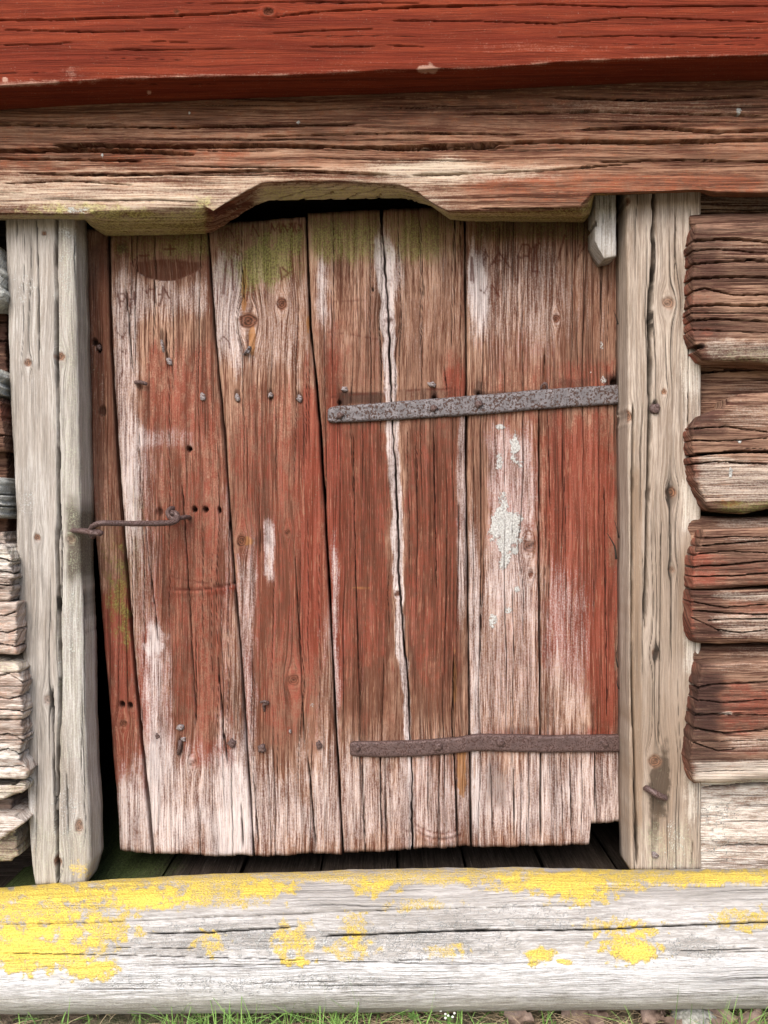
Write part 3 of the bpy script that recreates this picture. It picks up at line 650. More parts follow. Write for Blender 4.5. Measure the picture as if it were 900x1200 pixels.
# fifth board with the cut corner
def corner(PX, PY, disp, M): return disp
P5L = L((632, 240), (632, 700), (634, 880), (634, 1000)); P5F = wander(P5L, .8, 64)
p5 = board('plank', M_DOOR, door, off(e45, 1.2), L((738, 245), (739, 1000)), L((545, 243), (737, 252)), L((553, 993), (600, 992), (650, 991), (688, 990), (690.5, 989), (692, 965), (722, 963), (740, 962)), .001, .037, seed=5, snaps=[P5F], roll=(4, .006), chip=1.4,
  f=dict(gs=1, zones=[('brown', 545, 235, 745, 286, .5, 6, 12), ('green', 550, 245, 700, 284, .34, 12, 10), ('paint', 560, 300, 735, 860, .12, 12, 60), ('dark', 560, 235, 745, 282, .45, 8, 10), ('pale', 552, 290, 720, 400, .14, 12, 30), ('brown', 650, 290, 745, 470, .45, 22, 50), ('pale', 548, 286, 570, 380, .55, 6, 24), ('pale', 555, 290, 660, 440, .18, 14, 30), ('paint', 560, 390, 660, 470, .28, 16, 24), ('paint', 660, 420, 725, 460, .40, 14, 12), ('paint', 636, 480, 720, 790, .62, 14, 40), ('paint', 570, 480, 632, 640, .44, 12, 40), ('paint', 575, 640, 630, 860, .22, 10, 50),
     ('pale', 572, 500, 628, 700, .46, 10, 30), ('pale', 560, 690, 632, 860, .36, 10, 30), ('brown', 548, 480, 570, 760, .45, 4, 30), ('pale', 548, 600, 562, 1000, .45, 4, 40), ('paint', 690, 700, 722, 880, .55, 10, 40), ('brown', 700, 480, 735, 740, .45, 8, 40), ('pale', 635, 660, 690, 860, .34, 12, 50),
     ('pale', 555, 880, 740, 1000, .52, 10, 44), ('paint', 560, 855, 720, 878, .35, 10, 7), ('dark', 588, 852, 632, 863, .4, 6, 3), ('dark', 568, 884, 594, 950, .5, 7, 24), ('paint', 640, 880, 725, 960, .26, 14, 30), ('dark', 556, 458, 640, 474, .70, 10, 3), ('dark', 648, 443, 690, 458, .5, 10, 3), ('dark', 708, 440, 740, 460, .8, 6, 6), ('brown', 602, 640, 622, 790, .30, 6, 40), ('paint', 705, 640, 722, 830, .3, 6, 40)],
     blobs=[('white', 593, 622, 22, 33, 1.1, .6), ('white', 588, 602, 9, 22, .9, .5), ('white', 591, 655, 8, 16, .75, .6), ('white', 588, 500, 7, 6, .95, .5), ('white', 603, 524, 7, 18, 1.0, .5), ('white', 585, 540, 5, 10, .7, .6), ('white', 611, 545, 5, 9, .7, .6), ('white', 606, 690, 4, 5, .8), ('white', 595, 715, 6, 5, .7), ('white', 578, 728, 6, 9, .65), ('orange', 556, 900, 3, 40, .5), ('dark', 561, 458, 7, 14, .7), ('white', 708, 445, 4, 7, .6), ('white', 692, 436, 3, 3, .7), ('white', 705, 405, 3, 6, .6), ('white', 560, 868, 4, 5, .7)],
     knots=[(620, 640, 8, 8, .55), (652, 373, 4.5, 5.5, 1.0), (622, 672, 3, 7, .5)],
     cracks=[(Path(L((632, 470), (634, 991)), P5F), 1.3, .008, 0), (L((563, 490), (564, 640), (562, 790)), .8, .002, .3), (L((575, 890), (578, 990)), .8, .003, .3), (L((602, 890), (603, 991)), .9, .004, .3), (L((642, 480), (645, 600)), .7, .002), (L((668, 880), (670, 985)), .8, .003), (L((697, 850), (697, 960)), .7, .002), (L((708, 560), (712, 850)), .7, .002), (L((640, 400), (637, 450)), .8, .002)],
     carve=[(L((567, 312), (566, 300), (569, 294), (572, 300), (568, 304)), .9), (L((573, 314), (585, 296), (597, 312)), 1.1), (L((575, 309), (587, 305)), .8), (L((608, 298), (607, 330)), 1.3), (L((607, 300), (612, 286), (619, 286), (622, 292), (619, 300), (607, 302)), 1.2), (L((627, 288), (625, 316), (624, 318), (632, 318)), 1.2), (L((624, 290), (633, 284)), 1.0), (L((662, 275), (654, 305)), 1.1), (L((680, 286), (677, 302), (688, 284)), .8), (L((577, 334), (586, 348), (580, 342)), .7), (L((563, 340), (568, 343), (571, 336)), .7),
            (L((525, 312), (524, 328)), 1.2), (L((553, 302), (552, 328)), 1.5), (L((553.6, 308), (555, 330)), 1.3), (L((569, 345), (590, 365)), .5, .0005, .4), (L((612, 388), (622, 380)), .6, .0005, .4), (L((566, 866), (720, 858)), .8, .001, .5)],
     holes=[(561, 463, 2.6, 4.2, .010), (720, 449, 5, 6, .008)],
     rcracks=[(44, 60, 320, .45, .9, .0008, .0026)]))
p5['label'] = 'right board with white lichen and a cut lower corner'

# nails of the door
nail(p2, 198.5, 423.5, -.0005, 3.0, 4.6, .3); nail(p2, 237.5, 465, -.001, 3.8, 4.8, .1); nail(p2, 211, 852.5, -.001, 5.2, 3.2, -.1); nail(p2, 272, 871, -.0015, 4.6, 5.0, .0, .004, M_RUST); nail(p2, 215, 866, -.0005, 3.0, 3.0, 0, .002); nail(p2, 184.5, 862.5, 0, 2.8, 3.2, 0, .001, M_RUST)
bent_nail(p2, [(159, 448, .004), (160, 448, -.006), (165, 448, -.010), (172, 450, -.008)], 2.2, M_RUST, 'bent nail head hooked sideways')
bent_nail(p2, [(209, 883, .002), (210.5, 876, -.003), (211, 868, -.002)], 2.4, M_RUST)
bent_nail(p2, [(189, 399, .003), (190.5, 405, -.003), (192, 413, .002)], 1.6)
nail(p3, 278.5, 466, 0, 3.0, 4.8, -.05); nail(p3, 317, 463, 0, 2.8, 3.2, 0); nail(p3, 351, 467, 0, 2.8, 4.2, .1); nail(p3, 307, 878, -.001, 4.6, 5.0, 0, .004, M_RUST); nail(p3, 373.5, 873, -.001, 3.4, 5.2, 0, .003, M_RUST); nail(p3, 340, 857, 0, 1.6, 2.2, 0, .002)
bent_nail(p3, [(286, 416, .003), (288.5, 412, -.005), (292, 407, -.006), (293.5, 409, -.004), (290, 414, -.005)], 1.5, M_IRON, 'bent-over nail beneath the large knot')
bent_nail(p3, [(305, 823, -.004), (311, 822, -.006), (314, 824, -.004), (309, 826, -.004), (310, 833, .002)], 1.5, M_RUST)
nail(p1, 116.5, 407, .004, 2.6, 4.0, .3, .003, M_RUST)
nail(p4, 404, 456, -.001, 3.6, 2.9, .2, .003); nail(p4, 506, 450.5, -.001, 4.4, 3.0, -.4, .003); nail(p4, 457, 473, 0, 2, 2, 0, .002)
bent_nail(p5, [(634, 462, .002), (634.5, 453, -.005), (638.5, 449, -.006), (641, 453, -.005), (640.5, 462, .002)], 1.4, M_RUST)
nail(p5, 560, 868, -.001, 3.0, 2.4, .4, .003)

# strap hinges
def strap(name, label, top, bot, Yc, mat, seed, nails):
    Tc, Bc = curve(top), curve(bot); x0, x1 = top[0][0], top[-1][0]
    m = int((x1 - x0) / 1.6); n = 16
    px = np.linspace(x0, x1, m)[None]; t = np.linspace(0, 1, n)[:, None]
    yt, yb = Tc(px) + .7 * fbm(px * .05, px * 0, seed, 3), Bc(px) + .7 * fbm(px * .05, px * 0, seed + 2, 3)
    e = np.clip((px - x0) / 9.0, 0, 1); sh = np.sqrt(np.clip(1 - (1 - e) ** 2, 0, 1)); mid = (yt + yb) / 2
    yt = lerp(mid - (mid - yt) * .62, yt, sh); yb = lerp(mid + (yb - mid) * .62, yb, sh)
    PY = lerp(yt, yb, t); PX = px + 0 * t
    dl = np.minimum(np.minimum(PY - yt, yb - PY), (PX - x0))
    Yg = Yc(px) if callable(Yc) else Yc
    Y0 = Yg + edge_roll(dl, 0, 3.2, .0028) + .0007 * fbm(PX * .03, PY * .03, seed + 5, 3) + .0005 * perlin(PX * .2, PY * .2, seed)
    f = dict(holes=[])
    o = patch(name, mat, door, PX, PY, Y0, 'H', .0005, f=f, seed=seed, skirt=2)
    tag(o, label)
    for (x, y, rx, ry, pr) in nails:
        nail(o, x, y, -.0080, rx * 1.15, ry * 1.15, 0, pr + .002, M_RUST)
    return o
strap('strap_hinge', 'upper strap hinge, grey and pitted', L((384, 477), (470, 470), (560, 463), (640, 456), (738, 450)), L((384, 496), (470, 491.5), (560, 486), (640, 479), (738, 472.5)), -.0075, M_IRON, 31,
      [(398.5, 487, 3.6, 3.6, .003), (508.5, 478.5, 4.0, 3.8, .003), (561, 474, 4.0, 3.8, .003)])
strap('strap_hinge', 'lower strap hinge, brown with rust', L((410, 869), (440, 869), (490, 868), (540, 864), (560, 860.5), (600, 861), (640, 862.5), (738, 861)), L((410, 886), (440, 887.5), (480, 887), (520, 884), (560, 880), (640, 882), (738, 881)), -.0075, M_RUST, 33,
      [(419, 877, 2.6, 3.6, .002), (513, 874.5, 4.2, 4.2, .002), (586, 870, 4.0, 4.2, .002), (709, 871, 4, 3.6, .002)])
# staple on the door that the hook drops into
tube('staple', M_RUST, door, [Wv(222, 608, .006), Wv(221, 606, -.006), Wv(214, 606.5, -.020), Wv(206, 608, -.026), Wv(199, 606, -.022), Wv(196.5, 600, -.012), Wv(200, 596, -.004), Wv(206, 595.5, .006)], 2.7 * S, 10, wob=.10, sub=6)

# ------------------------------------------------------------------ door posts
LC = L((66, 246), (66, 330), (67, 420), (69, 520), (69, 600), (67, 640), (69, 700), (71, 790), (69, 860), (67, 940), (68, 1037)); LCF = wander(LC, 1.2, 61, .011)
lpost = board('door_post', M_POST, None, L((7, 240), (9, 330), (12, 440), (18, 560), (22, 700), (29, 800), (33, 930), (37, 1000), (42, 1037)), L((88, 240), (92, 400), (95, 560), (97, 680), (101, 800), (104, 900), (108, 980), (109, 1008), (101, 1037)), L((5, 246), (90, 246)), L((40, 1037), (100, 1036)),
  -.062, -.004, dx=.9, dy=2.4, seed=8, snaps=[LCF], roll=(13, .010), roll_end=(4, .003), jit=1.4, chip=1.6, relief=.0006,
  f=dict(zones=[('pale', 10, 300, 60, 470, .22, 12, 40), ('pale', 10, 540, 60, 700, .20, 12, 40), ('green', 68, 250, 110, 900, .22, 10, 60), ('pale', 70, 650, 110, 1000, .30, 10, 60), ('dark', 78, 590, 112, 680, 1.05, 5, 20), ('brown', 70, 820, 90, 930, .30, 6, 24), ('brown', 82, 900, 104, 1000, .32, 6, 30), ('green', 30, 960, 110, 1040, .24, 14, 24), ('brown', 20, 560, 64, 880, .12, 14, 60), ('pale', 28, 900, 44, 1000, .6, 5, 20), ('pale', 76, 250, 92, 330, .3, 5, 24)],
     blobs=[('white', 30, 340, 16, 22, .36, .9), ('white', 75, 340, 12, 60, .30, .9), ('white', 75, 270, 12, 12, .4, .9), ('white', 30, 590, 14, 24, .36, .9), ('yellow', 92, 1018, 14, 12, .38, .8), ('white', 80, 740, 14, 50, .30, .9), ('white', 76, 950, 22, 36, .34, .9), ('dark', 84, 620, 5, 24, .45), ('dark', 88, 648, 3, 6, .5), ('brown', 72, 419, 9, 6, .6)],
     knots=[(52, 274, 3.2, 3.2, 0.78), (33, 425, 4.5, 4.5, 0.78), (70, 418, 6.5, 6, 0.78), (44, 630, 4, 4.5, 0.78), (57, 820, 6, 6, 0.38), (93, 968, 5, 9, 0.65), (68, 1010, 5, 6, 0.78), (83, 632, 6, 6, 0.32)],
     cracks=[(Path(LC, LCF), 2.0, .016, 0, 1), (L((43, 250), (45, 330), (46, 440)), .8, .003), (L((20, 256), (19, 285)), 1.1, .004, .4), (L((62, 800), (63, 900), (66, 985)), 1.3, .006), (L((69, 560), (73, 640), (72, 720)), .9, .004), (L((78, 900), (80, 985)), .8, .003), (L((88, 260), (88, 330)), .8, .002)],
     rcracks=[(12, 60, 240, .45, .8, .0006, .0016)]))
tag(lpost, 'grey left door post split down the middle, with the iron hook fixed to it', 'door post')
RC = L((767, 214), (765, 300), (763, 380), (762, 470), (760, 560), (757, 660), (756, 740)); RCF = wander(RC, 1.0, 62, .011)
RC2 = L((742, 470), (741, 600), (739.5, 760), (744, 900), (747, 1019)); RCF2 = wander(RC2, .8, 63, .011)
rpost = board('door_post', M_TAN, None, L((734, 210), (735, 400), (736, 600), (737, 900), (739, 1020)), L((821, 210), (821, 1020)), L((730, 214), (825, 214)), L((736, 1020), (822, 1019)),
  -.060, .000, dx=.9, dy=2.4, seed=9, snaps=[RCF2, RCF], roll=(4, .004), jit=.7, chip=1.4, relief=.0008,
  f=dict(zones=[('orange', 736, 330, 750, 900, .30, 4, 60), ('brown', 738, 520, 752, 1010, .55, 4, 50), ('brown', 738, 540, 822, 1000, .20, 14, 80), ('brown', 755, 820, 812, 980, .30, 14, 50), ('pale', 795, 240, 824, 560, .26, 10, 40), ('pale', 800, 400, 824, 460, .45, 6, 12), ('pale', 800, 560, 824, 625, .6, 6, 12), ('pale', 802, 748, 824, 790, .6, 6, 10), ('pale', 802, 905, 824, 960, .6, 6, 16), ('green', 752, 965, 815, 1020, .32, 12, 18), ('orange', 770, 960, 790, 1010, .40, 8, 16), ('brown', 760, 600, 800, 820, .18, 14, 60), ('dark', 800, 820, 824, 900, .35, 6, 20), ('brown', 796, 640, 806, 750, .3, 5, 30), ('orange', 752, 290, 766, 480, .14, 8, 40)],
     blobs=[('dark', 773, 922, 14, 46, .95, .35), ('dark', 766, 955, 9, 60, .6, .4), ('dark', 780, 890, 6, 40, .5, .4), ('dark', 778, 905, 8, 22, .5, .6), ('white', 790, 985, 18, 26, .32, .9)],
     knots=[(783, 355, 8, 7.5, 0.54), (778, 459, 3.6, 3.6, 0.78), (735.5, 488, 6, 7, 0.76), (786, 577, 6.5, 6.5, 0.78), (787, 668, 4, 4, 0.43), (768, 765, 4.5, 4.5, 0.59), (767, 892, 9, 8, 0.49), (734, 236, 5, 5, 0.78)],
     cracks=[(Path(RC, RCF), 2.3, .016, 0), (L((760, 330), (760, 470)), 1.3, .008, .15), (Path(RC2, RCF2), 1.7, .012, 0), (L((792, 240), (790, 340)), .7, .002), (L((808, 330), (806, 520)), .7, .002), (L((775, 600), (772, 880)), .7, .002), (L((812, 980), (811, 1019)), 1.0, .004, .2)],
     holes=[(768, 475, 4, 6, .006)], rcracks=[(26, 60, 300, .45, .85, .0006, .002)]))
tag(rpost, 'brownish grey right door post of rough timber, beside the dark log ends', 'door post')
nail(rpost, 768, 479, -.062, 5.2, 6.2, .1, .004, M_RUST); nail(rpost, 767, 1002, -.062, 3.6, 3.8, 0, .003)
bent_nail(rpost, [(757, 924, -.060), (760, 925, -.067), (768, 930, -.073), (776, 934, -.074), (779, 935, -.071)], 3.6, M_RUST, 'rusty flat peg in a black stain')
for (x, y, h, w, a) in ((719, 640, 30, 5, .25), (721, 770, 24, 3, -.1), (722, 620, 20, 3, .1), (721, 372, 16, 3, .1), (722, 800, 14, 3, -.1)):
    p = [Wv(x + 3, y + h / 2, -.012), Wv(x + 1, y, -.014), Wv(x - a * h, y - h / 2, -.018)]
    tube('splinter', M_POST, rpost, p, w * S * .32, 5, taper=(1, .2), sub=3)
blk = board('wooden_block', M_POST, None, L((697, 214), (697, 300)), L((721.5, 214), (722, 300)), L((695, 218), (724, 218)), L((696, 280), (697, 283), (708, 303.5), (722, 300)), -.045, -.002, dx=.9, dy=1.2, seed=10, roll=(1.6, .0016), jit=.4, chip=.6,
  f=dict(zones=[('pale', 690, 215, 724, 305, .5, 6, 20), ('green', 692, 215, 724, 245, .26, 6, 12)], rcracks=[(3, 30, 60, .4, .6, .0005, .001)], holes=[(698, 262, 1.6, 4, .004)]))
tag(blk, 'small pale wooden block hanging under the beam at the right door corner', 'wooden block')

# ------------------------------------------------------------------ hook on the left post
hook = root('door_hook', Wv(118, 624, -.075), 'rusty iron hook reaching from the left post across to the door staple', 'door hook')
tube('eye', M_RUST, hook, [Wv(84, 621.5, -.050), Wv(88, 621.8, -.074), Wv(97, 622.5, -.083), Wv(107, 624.5, -.088), Wv(115, 625.5, -.088), Wv(118.5, 624.5, -.084), Wv(114, 623, -.078), Wv(104, 622, -.072), Wv(95, 621.5, -.064), Wv(88, 621.3, -.050)], 2.7 * S, 10, wob=.08, sub=6)
tube('rod', M_RUST, hook, [Wv(109, 629, -.078), Wv(106.5, 626, -.070), Wv(106, 621, -.070), Wv(110, 616, -.080), Wv(117, 613.2, -.084), Wv(128, 613, -.080), Wv(150, 613.5, -.068), Wv(175, 613.5, -.055), Wv(196, 612.8, -.042), Wv(205, 611, -.034), Wv(208, 607, -.028), Wv(206, 602, -.024), Wv(201, 601, -.022)], 3.5 * S, 10, taper=(.85, 1.0), wob=.10, sub=7)

# ------------------------------------------------------------------ lintel
def beam_rows(name, mat, x0, x1, topc, F, E, Yf, Ye, nA, nB, dx, seed, f, round_, up=70, relief=.002, relief_f=(.12, .006), lean=0.0):
    xs = []; x = x0
    while x < x1:
        xs.append(x); x += dx if -8 < x < 908 else 14.0
    px = np.array(xs)[None]; nC = 8
    Fx = F(px) + 1.2 * fbm(px * .03, px * 0, seed + 2, 4); Ex = E(px) + .8 * fbm(px * .05, px * 0, seed + 3, 3); Yx = Ye(px); R = round_(px)
    tA = np.linspace(0, 1, nA)[:, None]; tB = np.linspace(0, 1, nB + 1)[1:, None]; tC = np.linspace(0, 1, nC + 1)[1:, None]
    PA = lerp(topc(px), Fx, tA); YA = Yf + lean * (1 - tA) + 0 * px
    PB = lerp(Fx, Ex, tB); YB = Yf + (Yx - Yf) * tB ** R
    PC = Ex - up * tC; YC = Yx + .012 * tC ** .5
    PY = np.concatenate([PA, PB, PC]); Y0 = np.concatenate([YA, YB, YC]); PX = px + 0 * PY
    seg = np.concatenate([np.zeros_like(YA), tB + 0 * px, 1 + tC + 0 * px])
    # arc length across, for the grain
    P = W(PX, PY, Y0); d = np.linalg.norm(np.diff(P, axis=0), axis=-1) / S; acr = np.concatenate([np.zeros((1, d.shape[1])), np.cumsum(d, 0)]) ; acr = acr - acr[nA - 1:nA] + Fx; acr[:nA] = PA
    f = dict(f); fn0 = f.get('fn')
    def fn(PX, PY, disp, M):
        if fn0: disp = fn0(PX, PY, seg, disp, M)
        return disp * np.where(seg > 1.0, .15, 1)
    f['fn'] = fn
    return patch(name, mat, None, PX, PY, Y0, 'H', Yf + .16, acr=acr, f=f, seed=seed, relief=relief, relief_f=relief_f, skirt=2)
LF = curve([(-600, 250), (0, 249), (60, 250), (103, 250), (112, 246), (160, 243), (225, 240), (240, 241), (250, 247), (268, 235), (290, 222), (306, 214), (350, 211.5), (420, 213), (468, 216.5), (490, 225), (508, 238), (525, 247), (545, 246), (620, 243), (680, 240), (692, 226), (820, 222), (840, 225), (1500, 228)])
LE = curve([(-600, 258), (0, 258), (100, 258), (106, 264), (124, 277), (180, 276), (244, 274), (252, 271), (275, 256), (300, 240), (315, 234.5), (380, 234), (470, 232), (505, 241), (528, 257), (548, 259), (600, 260), (684, 260), (691, 252), (696, 229), (820, 225), (835, 231), (1500, 234)])
LY = curve([(-600, -.05), (100, -.050), (124, -.008), (244, -.008), (300, -.050), (500, -.050), (530, -.008), (684, -.008), (696, -.05), (1500, -.05)])
LR = curve([(0, 1.6), (230, 1.7), (262, 1.0), (515, 1.0), (540, 1.7), (900, 1.6)])
def lint_fn(PX, PY, seg, disp, M):
    und = sm(seg, .02, .45)
    n1 = fbm(PX * .012, PY * .03, 71, 3)
    M[..., 2] += und * np.interp(PX, [0, 100, 130, 240, 262, 330, 480, 520, 700, 720, 900], [.35, .5, .66, .64, .40, .56, .56, .56, .52, .2, .1]) * (1 - np.clip(seg - 1, 0, 1))
    M[..., 1] += und * np.interp(PX, [0, 130, 250, 300, 520, 700, 900], [.4, .5, .35, .3, .5, .25, .0]) * .8
    # axe-cut facet at the left of the notch: red-brown, with slanting tool marks
    fac = sm(PX, 236, 246) * (1 - sm(PX, 285, 315)) * sm(seg, .0, .05)
    s = (PX - 236) * .55 + PY * .8; mk = fbm(s * .09, (PX - PY) * .01, 77, 2)
    M[..., 11] += fac * (.75 + mk * .9) * (1 - sm(seg, .45, .75)); M[..., 2] -= fac * .55; M[..., 1] -= fac * .5; M[..., 0] += fac * .3 * (1 - sm(seg, .3, .6))
    tool = fac * (np.abs(mk) < .10)
    fac2 = sm(PX, 310, 340) * (1 - sm(PX, 480, 510)) * sm(seg, 0, .1) * (1 - np.clip(seg - 1, 0, 1))
    tool2 = fac2 * (np.abs(fbm(PX * .03 + seg * 3, seg * 2.0, 79, 3)) < .05)
    M[..., 10] = np.maximum(M[..., 10], .7 * np.maximum(tool, tool2))
    return disp - .003 * np.maximum(tool, tool2) - .002 * fac * mk
lint = beam_rows('lintel_beam', M_LINTEL, -600, 1500, curve([(-600, 85), (0, 80), (900, 45), (1500, 30)]), LF, LE, -.100, LY, 178, 46, 2.0, 12,
  dict(zones=[('brown', -700, 60, 1600, 142, .42, 20, 26), ('dark', -700, 60, 1600, 132, .16, 20, 18), ('brown', 420, 60, 1600, 160, .18, 60, 26), ('brown', 560, 160, 1600, 200, .26, 60, 14), ('paint', -700, 100, 1600, 200, .30, 40, 30), ('pale', -100, 190, 560, 262, .30, 60, 26), ('pale', -100, 216, 500, 250, .24, 40, 14), ('pale', 440, 190, 660, 212, .45, 40, 8), ('pale', 640, 118, 900, 140, .25, 40, 8), ('paint', 545, 203, 900, 238, .46, 30, 8), ('brown', 545, 203, 1000, 242, .35, 24, 7), ('paint', -100, 172, 300, 200, .22, 60, 8)],
     blobs=[('green', 130, 246, 60, 10, .5, .8), ('green', 60, 246, 50, 8, .45, .9), ('green', 238, 244, 16, 16, .55, .7), ('white', 866, 130, 3, 5, 1.0, .3), ('white', 350, 143, 2, 3, 1, .3), ('white', 222, 133, 2, 2, 1, .3), ('white', 120, 183, 2, 4, .9, .4), ('white', 85, 247, 20, 5, .5, .9)],
     cracks=[(L((-60, 178), (80, 176), (170, 178), (230, 181)), 2.6, .022, .25), (L((60, 170), (200, 172), (320, 171), (430, 173)), 2.4, .020, .25), (L((400, 174), (520, 171), (640, 166), (760, 167), (920, 164)), 2.1, .018, .25), (L((440, 176), (500, 175), (600, 172)), 1.6, .014, .25), (L((680, 152), (760, 150), (840, 155), (920, 152)), 1.9, .016, .25), (L((230, 202), (330, 200), (460, 205)), 1.4, .012, .25), (L((20, 203), (130, 206), (230, 203)), 1.1, .008, .25), (L((0, 216), (80, 212), (160, 217)), 0.8, .006, .25), (L((-50, 186), (60, 187), (170, 189)), 1.3, .010, .25), (L((560, 245), (690, 244)), 1.1, .006, .25), (L((540, 134), (700, 131), (900, 136)), 1.3, .010, .25), (L((640, 114), (760, 118), (900, 112)), 1.3, .010, .25), (L((-20, 146), (200, 150), (420, 146)), 1.2, .008, .25), (L((300, 160), (480, 156), (620, 158)), 1.1, .008, .25), (L((700, 190), (800, 188), (920, 190)), 1.3, .010, .25), (L((480, 206), (640, 200), (740, 192)), 1.0, .007, .25), (L((820, 240), (920, 240)), 1.2, .010, .25)],
     rcracks=[(80, 80, 420, .45, .9, .002, .007)], fn=lint_fn),
  LR, relief=.0013, relief_f=(.11, .005))
tag(lint, 'heavily cracked brown beam over the door, with an arched notch cut in its underside', 'beam')

# red painted beam above
RF = curve([(-600, 118), (0, 101), (85, 95), (150, 92), (225, 90), (330, 88), (450, 82), (575, 79), (650, 73), (730, 69), (900, 64), (1500, 50)])
RE = curve([(-600, 146), (0, 129), (125, 122), (225, 118), (450, 110), (600, 104), (750, 97), (900, 94), (1500, 82)])
def red_fn(PX, PY, seg, disp, M):
    e = np.exp(-((PY - RF(PX)) / 3.0) ** 2) * (seg < .12); M[..., 1] += e * (.30 + .5 * fbm(PX * .03, PX * 0, 5, 3))
    k = (np.hypot((PX - 315) / 1.3, PY - 15)); r = np.exp(-(k / 9) ** 2); M[..., 8] = np.maximum(M[..., 8], .6 * (k < 5)); M[..., 9] = np.where(k < 6, k / 5, M[..., 9])
    return disp + .002 * np.exp(-((k - 6) / 2.5) ** 2) - .002 * (k < 4)
redb = beam_rows('red_beam', M_RED, -600, 1500, curve([(-600, -75), (1500, -75)]), RF, RE, -.166, curve([(-600, -.10), (1500, -.10)]), 150, 26, 2.0, 14,
  dict(zones=[('brown', -700, 60, 1600, 100, .22, 30, 10)],
     blobs=[('pale', 500, 79, 18, 7, .75, .6), ('pale', 83, 85, 12, 10, .3, .9), ('pale', 175, 108, 4, 3, .9, .3), ('pale', 6, 93, 4, 3, .9, .3), ('pale', 40, 97, 60, 4, .3, .9), ('brown', 365, 76, 25, 5, .5, .7), ('pale', 640, 55, 100, 8, .18, .9)],
     knots=[(315, 15, 7, 5, .0, 0.0), (207, 14, 3.5, 3, .6)],
     cracks=[(L((-40, 24), (80, 23), (200, 19), (260, 16), (305, 12)), 1.08, .010, .2), (L((318, 23), (330, 19), (370, 14), (450, 10), (600, 6)), 0.90, .008, .2), (L((0, 35), (120, 38), (220, 34)), 0.66, .005, .2), (L((-20, 53), (60, 52), (90, 49)), 0.60, .005, .2), (L((310, 40), (380, 36), (450, 34)), 0.72, .006, .2), (L((120, 58), (190, 59), (280, 57)), 0.66, .005, .2), (L((470, 8), (640, 5), (720, 8), (920, 7)), 0.84, .008, .2), (L((160, 48), (230, 50)), 0.48, .004, .2), (L((450, 24), (560, 25), (650, 28), (740, 20), (900, 26)), 0.60, .005, .2), (L((650, 44), (740, 42), (900, 45)), 0.54, .004, .2), (L((450, 53), (500, 55)), 0.72, .005, .2), (L((360, 55), (450, 54)), 0.60, .005, .2), (L((240, 5), (350, 2), (500, 4)), 0.60, .004, .2)],
     rcracks=[(24, 80, 340, .35, .55, .0008, .002)], fn=red_fn),
  curve([(-600, 1.05), (1500, 1.05)]), relief=.0007, relief_f=(.12, .004), lean=.006)
tag(redb, 'thick beam painted falu red, running along the top above the brown beam', 'beam')

